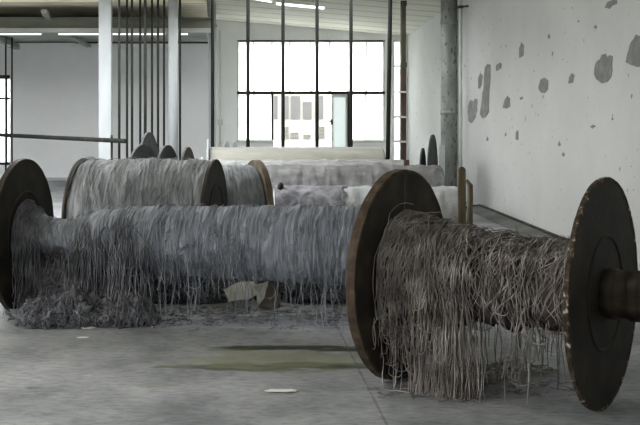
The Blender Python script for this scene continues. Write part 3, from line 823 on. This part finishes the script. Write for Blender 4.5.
# seam between the two half plates of the left flange
bm = bmesh.new(); box(bm, th / 2 - 0.002, th / 2 + 0.005, -0.006, 0.006, R1 + 0.30, D1 - 0.02); obj('seam_strip', bm, M['rust_grey'], fl1)
ax = axle('axle', L1, L1 + 0.75, 0.112, R1, M['axle'], sp, collars=(L1 + 0.02, L1 + 0.13))
prof1 = [(th / 2, 0.297), (0.08, 0.29), (0.2, 0.256), (0.45, 0.216), (0.8, 0.196), (L1 - 0.02, 0.198)]
winding('yarn_winding', prof1, R1, M['yarn_warm'], sp, bump=0.012, fold=0.03, seed=3.1, slant=0.2, ns=150, nphi=110)
lines = []
for i in range(300):   # threads lying on the winding
    s0 = rng.uniform(0.03, L1 - 0.03); ph0 = rng.uniform(0.7, 2.4); ph1 = ph0 - rng.uniform(0.5, 2.6)
    lines.append(hang_strand(prof1, R1, s0, ph0, ph1, abs(rng.normal()) * 0.016 + 0.004, 0, rng.normal(-0.04, 0.13), 0.06, 0.018))
for g in range(50):    # clumps of hanging threads
    cs = rng.uniform(0.035, 0.98) if g > 26 else rng.uniform(0.035, 0.5)
    cs = min(cs, L1 - 0.04)
    q = rng.random()
    if cs < 0.26: base = rng.uniform(0.05, 0.26)
    elif cs < 0.58: base = 2.0 if q < 0.36 else rng.uniform(0.25, 0.8)
    else: base = 2.0 if q < 0.05 else rng.uniform(0.04, 0.32)
    dr = rng.normal(-0.02, 0.08)
    for j in range(int(rng.integers(3, 10))):
        ph0 = rng.uniform(0.7, 2.2); ph1 = rng.uniform(-1.1, 0.3)
        ln = base * rng.uniform(0.75, 1.1) if base < 1.5 else (2.0 if rng.random() < 0.7 else rng.uniform(0.4, 0.8))
        lines.append(hang_strand(prof1, R1, min(max(cs + rng.normal() * 0.016, 0.03), L1 - 0.03), ph0, ph1, abs(rng.normal()) * 0.02 + 0.006, ln, dr + rng.normal() * 0.025, 0.03, 0.02, loop=rng.random() < 0.26))
for i in range(220):   # rear side
    s0 = rng.uniform(0.03, L1 - 0.03); ln = rng.choice([0.0, rng.uniform(0.1, 0.5), 2.0], p=[0.3, 0.6, 0.1])
    lines.append(hang_strand(prof1, R1, s0, rng.uniform(0.9, 2.0), rng.uniform(-0.3, 0.4), abs(rng.normal()) * 0.02 + 0.006, ln, rng.normal(0, 0.05), 0.02, 0.015, back=True))
for i in range(200):   # frizz on the top of the winding
    s0 = rng.uniform(0.08, L1 - 0.05); ph = rng.uniform(0.9, 2.0); r0 = np.interp(s0, [p[0] for p in prof1], [p[1] for p in prof1]) + rng.uniform(0.006, 0.034)
    lines.append(curl(s0, -r0 * math.cos(ph), R1 + r0 * math.sin(ph), 0.05, int(rng.integers(8, 22))))
LO, HI = th / 2 + 0.01, L1 - 0.026
for L in lines: L[:, 0] = LO + np.abs(L[:, 0] - LO); L[:, 0] = HI - np.abs(HI - L[:, 0])
thread_part('hanging_threads', lines, M['strand_warm'], sp, r=(0.0015, 0.0034))

# clump of waste under the front spool
lines = []
for i in range(90):
    c0 = rng.normal(size=2) * (0.13, 0.05)
    lines.append(curl(c0[0], c0[1], 0.01 + abs(rng.normal()) * 0.02, 0.07, int(rng.integers(8, 22))))
for L in lines: L[:, 2] = np.clip(L[:, 2], 0.004, 0.09)
hx, hy = fl(490, 372)
me = strands_mesh(lines, [rng.uniform(0.002, 0.0035) for _ in lines]); o = link('yarn_tangle', me, M['strand_warm']); o.location = (hx, hy, 0)
tag(o, 'loose tangle of grey-brown thread on the floor under the front right spool', 'thread', kind='stuff')

# ---------- long spool behind it, thin neck at left, thick blue-grey winding
A2 = math.radians(13.2); D2 = 1.06; R2 = D2 / 2
x2, y2 = -1.377, 7.96; L2 = 2.50
sp = empty('yarn_spool', (x2, y2, 0), -A2)
tag(sp, 'long spool lying across the left, blue-grey winding with a thin neck and ragged hanging threads', 'spool')
f = disc('flange', -0.018, 0.036, R2, R2, M['rust_dark'], sp, M['rust'], ring=(0.3,), wob=0.003)
f['label'] = 'large dark disc flange at the left end'
R2b = 0.455
disc('flange', L2 - 0.018, 0.036, R2b, R2b, M['rust_dark'], sp, M['rust'], wob=0.003)
zc2 = 0.525
axle('axle', 0.0, L2, 0.09, zc2, M['axle'], sp)
prof2 = [(0.02, 0.235), (0.05, 0.222), (0.10, 0.175), (0.18, 0.135), (0.30, 0.116), (0.36, 0.128), (0.46, 0.16), (0.60, 0.196), (0.80, 0.220), (1.1, 0.228), (1.5, 0.236), (1.9, 0.248), (L2 - 0.03, 0.258)]
winding('yarn_winding', prof2, zc2, M['yarn_blue'], sp, bump=0.007, fold=0.013, seed=11.3, ns=260, nphi=110)
lines = []
for i in range(260):   # threads lying round the winding
    s0 = rng.uniform(0.03, L2 - 0.04)
    ph0 = rng.uniform(0.6, 2.2); ph1 = ph0 - rng.uniform(0.5, 2.4)
    lines.append(hang_strand(prof2, zc2, s0, ph0, ph1, abs(rng.normal()) * 0.006 + 0.003, 0, rng.normal(0, 0.035), 0.02, 0.006))
for i in range(150):   # fringe hanging from the winding
    s0 = rng.uniform(0.72, L2 - 0.05); ph1 = rng.uniform(-1.5, -0.1)
    ln = rng.choice([rng.uniform(0.03, 0.16), rng.uniform(0.12, 0.34), 2.0], p=[0.45, 0.4, 0.15])
    lines.append(hang_strand(prof2, zc2, s0, ph1 + rng.uniform(0.3, 1.8), ph1, abs(rng.normal()) * 0.006 + 0.003, ln, rng.normal(0, 0.03), 0.015, 0.004, loop=rng.random() < 0.08))
for i in range(60):    # loose tangles on the front
    s0 = rng.choice([rng.normal(1.25, 0.22), rng.uniform(0.6, 2.2)]); ph = rng.uniform(-0.7, 0.5); r0 = 0.25
    lines.append(curl(np.clip(s0, 0.6, 2.2), -r0 * math.cos(ph) - 0.012, zc2 + r0 * math.sin(ph), 0.10, int(rng.integers(12, 26)), 0.1))
for L in lines[-60:]:  # keep the tangles on the surface
    rr = np.interp(L[:, 0], [p[0] for p in prof2], [p[1] for p in prof2]) + rng.uniform(0.006, 0.016)
    zz = np.clip(L[:, 2] - zc2 + np.cumsum(rng.normal(size=len(L))) * 0.012, -rr * 0.97, rr * 0.97); L[:, 2] = zc2 + zz; L[:, 1] = -np.sqrt(np.maximum(rr ** 2 - zz ** 2, 1e-4))
thread_part('loose_threads', lines, M['strand_blue'], sp, r=(0.0013, 0.0028))
lines = []
for i in range(110):   # threads on the cone at the disc
    lines.append(hang_strand(prof2, zc2, rng.uniform(0.03, 0.13), rng.uniform(0.6, 2.2), rng.uniform(-0.9, 0.3), abs(rng.normal()) * 0.012 + 0.003, rng.choice([0.0, 0.3, 2.0]), rng.normal(0.02, 0.03), 0.02, 0.01))
for g in range(70):    # clumps hanging from the neck and from the shoulder
    cs = rng.uniform(0.05, 0.98)
    for j in range(int(rng.integers(3, 9))):
        s0 = np.clip(cs + rng.normal() * 0.018, 0.04, 1.02)
        if s0 < 0.46: ph1 = rng.uniform(-1.5, -0.75); ph0 = ph1 + rng.uniform(0.2, 0.6)
        else: ph1 = rng.uniform(-1.4, 0.0); ph0 = ph1 + rng.uniform(0.2, 0.9)
        ln = 2.0 if rng.random() < (0.7 if s0 < 0.8 else 0.35) else rng.uniform(0.08, 0.4)
        P = hang_strand(prof2, zc2, s0, ph0, ph1, abs(rng.normal()) * 0.015 + 0.004, ln, rng.normal(0, 0.03), 0.03, 0.02, loop=rng.random() < 0.1)
        low = np.clip((0.30 - P[:, 2]) / 0.30, 0, 1); P[:, 1] -= low ** 1.3 * rng.uniform(0.0, 0.16)
        lines.append(P)
thread_part('waste_curtain', lines, M['strand_dark'], sp, r=(0.0025, 0.0050), label='dark curtain of waste threads below the neck')

# heaps of waste yarn on the floor below the neck: each lump its own heap; low mounds behind stand in for shade
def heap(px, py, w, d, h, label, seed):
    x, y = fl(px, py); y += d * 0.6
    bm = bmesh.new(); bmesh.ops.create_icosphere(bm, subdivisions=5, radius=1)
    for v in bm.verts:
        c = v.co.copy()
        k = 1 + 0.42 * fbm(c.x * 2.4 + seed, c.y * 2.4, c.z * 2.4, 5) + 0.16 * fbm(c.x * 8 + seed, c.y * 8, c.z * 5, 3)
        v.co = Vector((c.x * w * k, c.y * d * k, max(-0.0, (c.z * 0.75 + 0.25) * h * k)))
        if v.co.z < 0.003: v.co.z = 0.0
    root = empty('yarn_or_shade_heap', (x, y, 0))  # also used for the added mounds that darken the floor as shade
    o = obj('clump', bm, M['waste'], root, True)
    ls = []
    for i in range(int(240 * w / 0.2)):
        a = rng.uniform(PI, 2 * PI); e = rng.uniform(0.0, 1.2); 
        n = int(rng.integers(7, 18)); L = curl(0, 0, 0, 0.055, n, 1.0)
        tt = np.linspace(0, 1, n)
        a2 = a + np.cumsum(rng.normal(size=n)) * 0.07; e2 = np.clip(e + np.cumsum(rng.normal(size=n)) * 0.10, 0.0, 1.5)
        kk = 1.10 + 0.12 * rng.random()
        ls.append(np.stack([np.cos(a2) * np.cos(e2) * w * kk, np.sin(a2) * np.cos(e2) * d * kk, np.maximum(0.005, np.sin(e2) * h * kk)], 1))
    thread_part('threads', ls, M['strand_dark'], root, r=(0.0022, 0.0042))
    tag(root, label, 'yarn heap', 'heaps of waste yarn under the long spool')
heap(44, 327, 0.17, 0.15, 0.15, 'dark heap of waste yarn against the foot of the far left disc', 1.0)
heap(72, 327, 0.15, 0.13, 0.19, 'rounded heap of waste yarn in front, right of the one at the disc', 5.0)
heap(102, 326, 0.17, 0.13, 0.14, 'wide low heap of waste yarn in the middle of the row under the neck', 9.0)
heap(133, 326, 0.13, 0.11, 0.17, 'rightmost dark heap of waste yarn, where the thick winding begins', 14.0)
heap(76, 316, 0.42, 0.13, 0.34, 'tall dark mass of waste yarn right under the thin neck, behind the low heaps', 27.0)
heap(262, 299, 0.36, 0.11, 0.17, 'low dark yarn mound added as shade on the floor behind the crumpled cardboard', 19.0)  # from here on, mounds added to darken the shaded floor behind the spool
heap(322, 303, 0.24, 0.12, 0.17, 'low dark yarn mound added as shade under the right end of the long spool', 23.0)
heap(185, 303, 0.30, 0.12, 0.17, 'low dark yarn mound added as shade behind the fringe, left of the crumpled cardboard', 29.0)
# dust and thread litter on the floor under the long spool
lines = []
for i in range(420):
    px = rng.uniform(140, 350); py = rng.normal(316, 6)
    x, y = fl(px, min(max(py, 298), 334)); L = curl(x, y, 0.004, 0.05, int(rng.integers(5, 14)), 1.0); L[:, 2] = 0.003 + np.abs(rng.normal(size=len(L))) * 0.004
    lines.append(L)
for i in range(110):
    px = rng.uniform(380, 600); py = rng.uniform(378, 398)
    x, y = fl(px, py); L = curl(x, y, 0.004, 0.05, int(rng.integers(4, 12)), 1.0); L[:, 2] = 0.003 + np.abs(rng.normal(size=len(L))) * 0.003; lines.append(L)
me = strands_mesh(lines, [rng.uniform(0.0015, 0.003) for _ in lines]); o = link('thread_litter', me, M['strand_dark'])
tag(o, 'scattered thread ends littering the floor under the spools', 'litter', kind='stuff')

# crumpled pale sheet under the long spool
cx_, cy_ = fl(252, 311); cy_ += 0.16
ck = empty('crumpled_card', (cx_, cy_, 0))
def sheet(name, P, mat, th=0.004):
    bm = bmesh.new(); vs = [bm.verts.new(p) for p in P]; f = bm.faces.new(vs)
    bmesh.ops.triangulate(bm, faces=[f]); bmesh.ops.subdivide_edges(bm, edges=bm.edges[:], cuts=5, use_grid_fill=True)
    for v in bm.verts: v.co += Vector((0, 1, 0.4)) * 0.02 * fbm(v.co.x * 12, v.co.y * 12, v.co.z * 12, 3)
    for v in bm.verts: v.co.z = max(v.co.z, 0.003)
    g = bmesh.ops.solidify(bm, geom=bm.faces[:], thickness=th)
    return obj(name, bm, mat, ck)
sheet('pale_flap', [(-0.20, -0.05, 0.14), (-0.16, -0.11, 0.06), (-0.02, -0.10, 0.075), (0.06, -0.05, 0.10), (0.02, 0.0, 0.18), (-0.08, 0.0, 0.175)], M['card'])
sheet('pale_point', [(0.02, -0.06, 0.17), (0.045, -0.10, 0.02), (0.09, -0.08, 0.08), (0.12, -0.02, 0.19)], M['card'])
sheet('brown_flap', [(0.05, -0.09, 0.004), (0.20, -0.08, 0.004), (0.205, -0.02, 0.10), (0.12, -0.01, 0.19), (0.08, -0.03, 0.10)], M['card_brown'])
tag(ck, 'crumpled pale cardboard on the floor under the long blue-grey spool', 'cardboard')

# ---------- full grey spool behind (A)
A3 = math.radians(11.0); R3 = 0.5
sp = empty('yarn_spool', (X_(82.5, 9.27), 9.27, 0), -A3)
tag(sp, 'full grey yarn spool standing behind the long spool, dark brown disc facing right', 'spool')
L3 = 1.085
disc('flange', -0.012, 0.024, R3, R3, M['rust_grey'], sp, None)
f = disc('flange', L3 - 0.012, 0.024, R3, R3, M['rust_dark'], sp, M['rust'], ring=(0.30,)); f['label'] = 'dark brown disc flange facing right'
axle('axle', L3, L3 + 0.12, 0.06, R3, M['axle'], sp)
prof3 = [(0.015, 0.47), (0.05, 0.487), (0.3, 0.487), (0.6, 0.492), (0.9, 0.492), (L3 - 0.05, 0.485), (L3 - 0.015, 0.47)]
winding('yarn_winding', prof3, R3, M['yarn_grey'], sp, bump=0.007, fold=0.018, seed=21.7, ns=190, nphi=150, slant=0.35, lump=4.0)
lines = []
for i in range(120):
    s0 = rng.uniform(0.03, L3 - 0.04); ph0 = rng.uniform(0.2, 2.0); ph1 = ph0 - rng.uniform(0.3, 1.5)
    lines.append(hang_strand(prof3, R3, s0, ph0, ph1, abs(rng.normal()) * 0.008 + 0.003, 0, rng.normal(0.04, 0.10), 0.04, 0.006))
thread_part('loose_threads', lines, M['strand_grey'], sp, r=(0.0016, 0.0032))

# ---------- pale spool with brown wooden ring (B)
A4 = math.radians(-14.7); R4 = 0.46; L4 = 0.9
xr, yr = X_(256, 10.5), 10.5
sp = empty('yarn_spool', (xr - L4 * math.cos(A4), yr + L4 * math.sin(A4), 0), -A4)
tag(sp, 'pale yarn spool with a brown wooden disc, right of the full grey spool', 'spool')
disc('flange', -0.015, 0.03, R4, R4, M['slate'], sp, None)
f = disc('flange', L4 - 0.02, 0.05, R4, R4, M['rim_brown'], sp, M['rim_brown']); f['label'] = 'brown wooden disc at the right end'
prof4 = [(0.02, 0.40), (0.06, 0.405), (L4 - 0.08, 0.41), (L4 - 0.03, 0.395)]
winding('yarn_winding', prof4, R4, M['yarn_grey'], sp, bump=0.005, fold=0.012, seed=31.0, ns=110, nphi=110)
lines = [hang_strand(prof4, R4, rng.uniform(0.04, L4 - 0.06), rng.uniform(0.6, 2.0), rng.uniform(-0.4, 0.5), 0.006, 0, rng.normal(0, 0.04), 0.02, 0.004) for i in range(120)]
thread_part('loose_threads', lines, M['strand_grey'], sp, r=(0.0022, 0.0036))

# ---------- cloth rolls lying further back
def roll(px0, px1, y, top_py, mat, label, a=0.0, ends=None, fold=0.012, seed=0.0, core=True, rr=None):
    x0, x1 = X_(px0, y), X_(px1, y); zt = Z_(top_py, y); r = rr or zt / 2; zc = zt - r
    L = x1 - x0
    sp = empty('cloth_roll', (x0, y, 0), -a)
    prof = [(0.0, r * 0.93), (0.02, r), (L - 0.02, r), (L, r * 0.93)]
    winding('roll_body', prof, zc, mat, sp, bump=0.003, fold=fold, seed=seed, ns=int(40 + L * 40), nphi=90)
    if core: axle('core', -0.04, L + 0.02, 0.05, zc, M['axle'], sp)
    return tag(sp, label, 'roll', None), sp, prof, zc, r, L
_, spC, profC, zcC, rC, LC = roll(274, 459, 11.6, 186.5, M['cloth_white'], 'white cloth roll with a ragged dark patch, right of the brown ringed spool', seed=41.0)
# ragged wrap on the roll
bm = bmesh.new(); n1, n2 = 60, 30; grid = []
for i in range(n1 + 1):
    row = []
    for k in range(n2 + 1):
        sx = -0.004 + 0.70 * i / n1; ph = -0.5 + 2.1 * k / n2
        edge = 0.05 * fbm(ph * 3, i * 0.0 + 2.0, 7.7, 3); sx2 = sx + edge * (i / n1)
        r = rC + 0.012 + 0.010 * fbm(sx2 * 9, ph * 3, 3.3, 4)
        row.append(bm.verts.new((sx2, -r * math.cos(ph), zcC + r * math.sin(ph))))
    grid.append(row)
for i in range(n1):
    for k in range(n2): bm.faces.new((grid[i][k], grid[i + 1][k], grid[i + 1][k + 1], grid[i][k + 1]))
bmesh.ops.solidify(bm, geom=bm.faces[:], thickness=0.006)
M['wrap'] = noise_mat('wrap', [(0.36, s(150, 150, 156)), (0.5, s(182, 182, 188)), (0.64, s(206, 206, 210))], scale=7, bump=0.6, bscale=30, rough=0.95, spec=0.1, ndist=0.8)
o = obj('ragged_wrap', bm, M['wrap'], spC, True); o['label'] = 'crinkled grey lilac wrap'
bm = bmesh.new(); bmesh.ops.create_icosphere(bm, subdivisions=3, radius=1)
for v in bm.verts:
    k = 1 + 0.25 * fbm(v.co.x * 2, v.co.y * 2, v.co.z * 2, 3); v.co = Vector((v.co.x * 0.03 * k, v.co.y * 0.04 * k, v.co.z * 0.05 * k)) + Vector((0.06, -0.10, zcC + rC - 0.0))
obj('knot', bm, M['rust'], spC, True)
roll(196, 441, 13.9, 165.5, M['cloth_lilac'], 'long pale grey roll lying directly behind the white patched roll', fold=0.02, seed=47.0)
_, spE, pE, zE, rE, LE = roll(203, 404, 15.3, 159.5, M['cloth_pale'], 'long white roll with frayed edges, behind the pale grey roll', fold=0.014, seed=53.0)
disc('flange', -0.03, 0.03, 0.365, zE, M['slate_pale'], spE, None)
bm = bmesh.new(); box(bm, LE + 0.02, LE + 0.09, -0.05, 0.05, zE + rE - 0.085, zE + rE + 0.0); 
_, spF, pF, zF, rF, LF = roll(209, 383, 16.3, 147, M['cloth_putty'], 'thickest white roll, highest of the row just below the window', fold=0.004, seed=59.0)
f = disc('flange', -0.03, 0.03, 0.455, 0.455, M['slate_pale'], spF, None)
f.location = (0, 0, 0)
bm.free()
bm = bmesh.new(); box(bm, -0.03, 0.03, -0.04, 0.04, 0, Z_(159.5, 15.0)); o = obj('wooden_block', bm, M['brown_post']); o.location = (X_(406.5, 14.9), 14.9, 0)
tag(o, 'small upright brown wooden post end beside the frayed white roll', 'post')

# ---------- loose flanges standing on the floor, with a hub and short axle
def loose_flange(px, top_py, y, half_px, mat, label, group, th=0.03, face=1):
    D = Z_(top_py, y); R = D / 2
    asp = min(0.95, half_px * 2 / (D * F / y)); base = math.atan((px - VX) / F)
    a = base + face * math.asin(asp)
    e = empty('spool_flange', (X_(px, y), y, 0), -a)
    disc('plate', -th / 2, th, R, R, mat, e, None)
    axle('hub', -0.07, 0.07, 0.07, R, mat, e)
    return tag(e, label, 'disc', group)
G = 'dark discs standing behind the full grey spool'
loose_flange(148.5, 132, 13.2, 10.8, M['slate'], 'tallest dark grey disc behind the full grey spool', G)
loose_flange(142.5, 144, 12.4, 17.0, M['slate'], 'broad dark grey disc in front of and left of the tallest disc', G)
loose_flange(167, 145, 12.8, 12.5, M['slate'], 'dark grey disc between the tallest disc and the round white column', G)
loose_flange(187.6, 147, 13.0, 8.0, M['slate_olive'], 'small olive grey disc right of the round white column', G)
G = 'pale disc tops behind the thickest white roll'
loose_flange(226, 141, 18.3, 4.5, M['slate_pale'], 'pale disc behind the thickest white roll, nearest the white corner column', G)
loose_flange(234, 142, 18.5, 4.5, M['slate_pale'], 'pale disc behind the thickest white roll, middle of three', G)
loose_flange(247.5, 143.5, 18.3, 4.0, M['slate_pale'], 'pale disc behind the thickest white roll, closest to the window', G)
loose_flange(432.6, 134.5, 15.4, 4.4, M['slate'], 'tall narrow dark grey disc seen edgewise left of the thick pipe', 'dark discs beside the thick pipe')
loose_flange(422.8, 148, 15.6, 2.6, M['slate'], 'shorter dark disc seen edgewise beside the tall narrow disc', 'dark discs beside the thick pipe')
bm = bmesh.new(); y = 15.0; box(bm, 0, 5.5 * y / F, 0, 0.03, 0, Z_(145, y)); o = obj('plank', bm, M['white_paint']); o.location = (X_(439.5, y), y, 0)
tag(o, 'short white plank standing upright in front of the thick pipe', 'plank')

# ---------- wooden stakes and leaning board at the right wall
y = 11.2
bm = bmesh.new(); w = 4.1 * y / F; zt = Z_(166.5, y)
prof = [(-w, 0), (w, 0), (w * 0.9, zt - 0.05)] + [(w * 0.9 * math.cos(t), zt - 0.04 + 0.04 * math.sin(t)) for t in np.linspace(0.3, PI - 0.3, 6)] + [(-w * 0.9, zt - 0.05)]
vs = [bm.verts.new((x, -0.02, z)) for x, z in prof]; f = bm.faces.new(vs); r = bmesh.ops.extrude_face_region(bm, geom=[f])
for v in r['geom']:
    if isinstance(v, bmesh.types.BMVert): v.co.y += 0.04
bmesh.ops.recalc_face_normals(bm, faces=bm.faces[:])
o = obj('wooden_stake', bm, M['stake']); o.location = (X_(461.7, y), y, 0)
tag(o, 'upright brown wooden stake with a rounded top near the right wall', 'stake', 'wooden stakes')
y = 11.3
bm = bmesh.new()
pts = [(X_(466.5, y), 180), (X_(470.3, y), 186.5), (X_(470.5, y), 205), (X_(469.8, y), 230)]
tube(bm, [(pts[0][0] - X_(470, y), 0, Z_(180, y)), (pts[1][0] - X_(470, y), 0, Z_(185.5, y)), (0.0, 0, Z_(205, y)), (-0.004, 0, 0.0)], [0.02, 0.028, 0.03, 0.03], 10)
o = obj('wooden_stake', bm, M['stake_pale']); o.location = (X_(470, y), y, 0)
tag(o, 'shorter crooked pale stake right beside the round topped stake', 'stake', 'wooden stakes')

# board leaning on the right wall, top edge along the wall
bd2 = empty('leaning_board', (0, 0, 0))
def board_line(px, py, X): Zd = X * F / (px - VX); return Vector((X, Zd, Z_(py, Zd)))
t0 = board_line(481.5, 205.5, 3.50); t1 = board_line(600, 253.5, 3.50)
b0 = Vector((3.28, t0.y - 0.0, 0.0)); b1 = Vector((3.28, t1.y, 0.0))
n_ = Vector((-1, 0, 0.15)).normalized() * 0.025
bm = bmesh.new()
P = [t0, t1, b1, b0]
vs = [bm.verts.new(p) for p in P] + [bm.verts.new(p + n_) for p in P]
for f in ((0, 1, 2, 3), (7, 6, 5, 4), (0, 4, 5, 1), (1, 5, 6, 2), (2, 6, 7, 3), (3, 7, 4, 0)): bm.faces.new([vs[i] for i in f])
bmesh.ops.recalc_face_normals(bm, faces=bm.faces[:]); obj('panel', bm, M['board'], bd2)
bm = bmesh.new(); bar(bm, t0 + n_ * 0.8 + Vector((0, 0, -0.02)), t1 + n_ * 0.8 + Vector((0, 0, -0.02)), 0.05, 0.06); bar(bm, t0 + n_ * 0.9, b0 + n_ * 0.9, 0.03, 0.03)
obj('frame', bm, M['board_edge'], bd2)
tag(bd2, 'long grey panel with a dark top edge leaning on the right wall', 'board')

# paper chips on the front floor
for px, py, w, d, l in ((282, 391.5, 0.085, 0.03, 'largest white paper scrap on the open floor in front of the dark streaks'), (88, 328.5, 0.05, 0.03, 'white scrap lying just in front of the waste yarn heaps'), (83, 338, 0.04, 0.02, 'small white scrap on the floor, a step before the yarn heaps')):
    x, y = fl(px, py); bm = bmesh.new(); n = 14
    ring = [bm.verts.new((w * math.cos(t) * (1 + 0.3 * fbm(px + math.cos(t) * 2, math.sin(t) * 2, py, 2)), d * math.sin(t) * (1 + 0.3 * fbm(math.cos(t) * 2, px, math.sin(t) * 2, 2)), 0.003 + 0.004 * random.random())) for t in np.linspace(0, 2 * PI, n, endpoint=False)]
    f = bm.faces.new(ring); bmesh.ops.triangulate(bm, faces=[f]); bmesh.ops.solidify(bm, geom=bm.faces[:], thickness=0.002)
    o = obj('paper_scrap', bm, M['chip']); o.location = (x, y, 0.001); tag(o, l, 'scrap', 'paper scraps on the floor')

# ------------------------------------------------------------------ LIGHT
w = bpy.data.worlds.new('sky'); SC.world = w; w.use_nodes = True
nt = w.node_tree; bg = nt.nodes['Background']
bg.inputs[0].default_value = (0.97, 0.97, 1.0, 1); bg.inputs[1].default_value = 11.5
def portal(name, loc, rot, sx, sy):
    l = bpy.data.lights.new(name, 'AREA'); l.shape = 'RECTANGLE'; l.size = sx; l.size_y = sy
    l.cycles.is_portal = True
    o = bpy.data.objects.new(name, l); COL.objects.link(o); o.location = loc; o.rotation_euler = rot
for xa, xb, ya, yb in ROOF:
    portal('roof_portal', ((xa + xb) / 2, (ya + yb) / 2, 4.45 if ya < 0 else 3.62), (0, 0, 0), xb - xa, yb - ya)
portal('side_portal', (LX - 0.26, (lw0 + lw1) / 2, (lwz0 + lwz1) / 2), (0, -PI / 2, 0), lwz1 - lwz0, lw1 - lw0)
portal('window_portal', ((wx0 + wx1) / 2, BZ + 0.27, (0 + wz1) / 2), (-PI / 2, 0, 0), wx1 - wx0, wz1)

SC.view_settings.view_transform = 'Standard'
SC.view_settings.look = 'None'
SC.view_settings.gamma = 1.0
SC.view_settings.use_curve_mapping = False
SC.view_settings.exposure = 0.0
SC.cycles.max_bounces = 10
SC.cycles.diffuse_bounces = 7
SC.cycles.transparent_max_bounces = 12
SC.cycles.sample_clamp_indirect = 6.0
SC.cycles.use_denoising = True
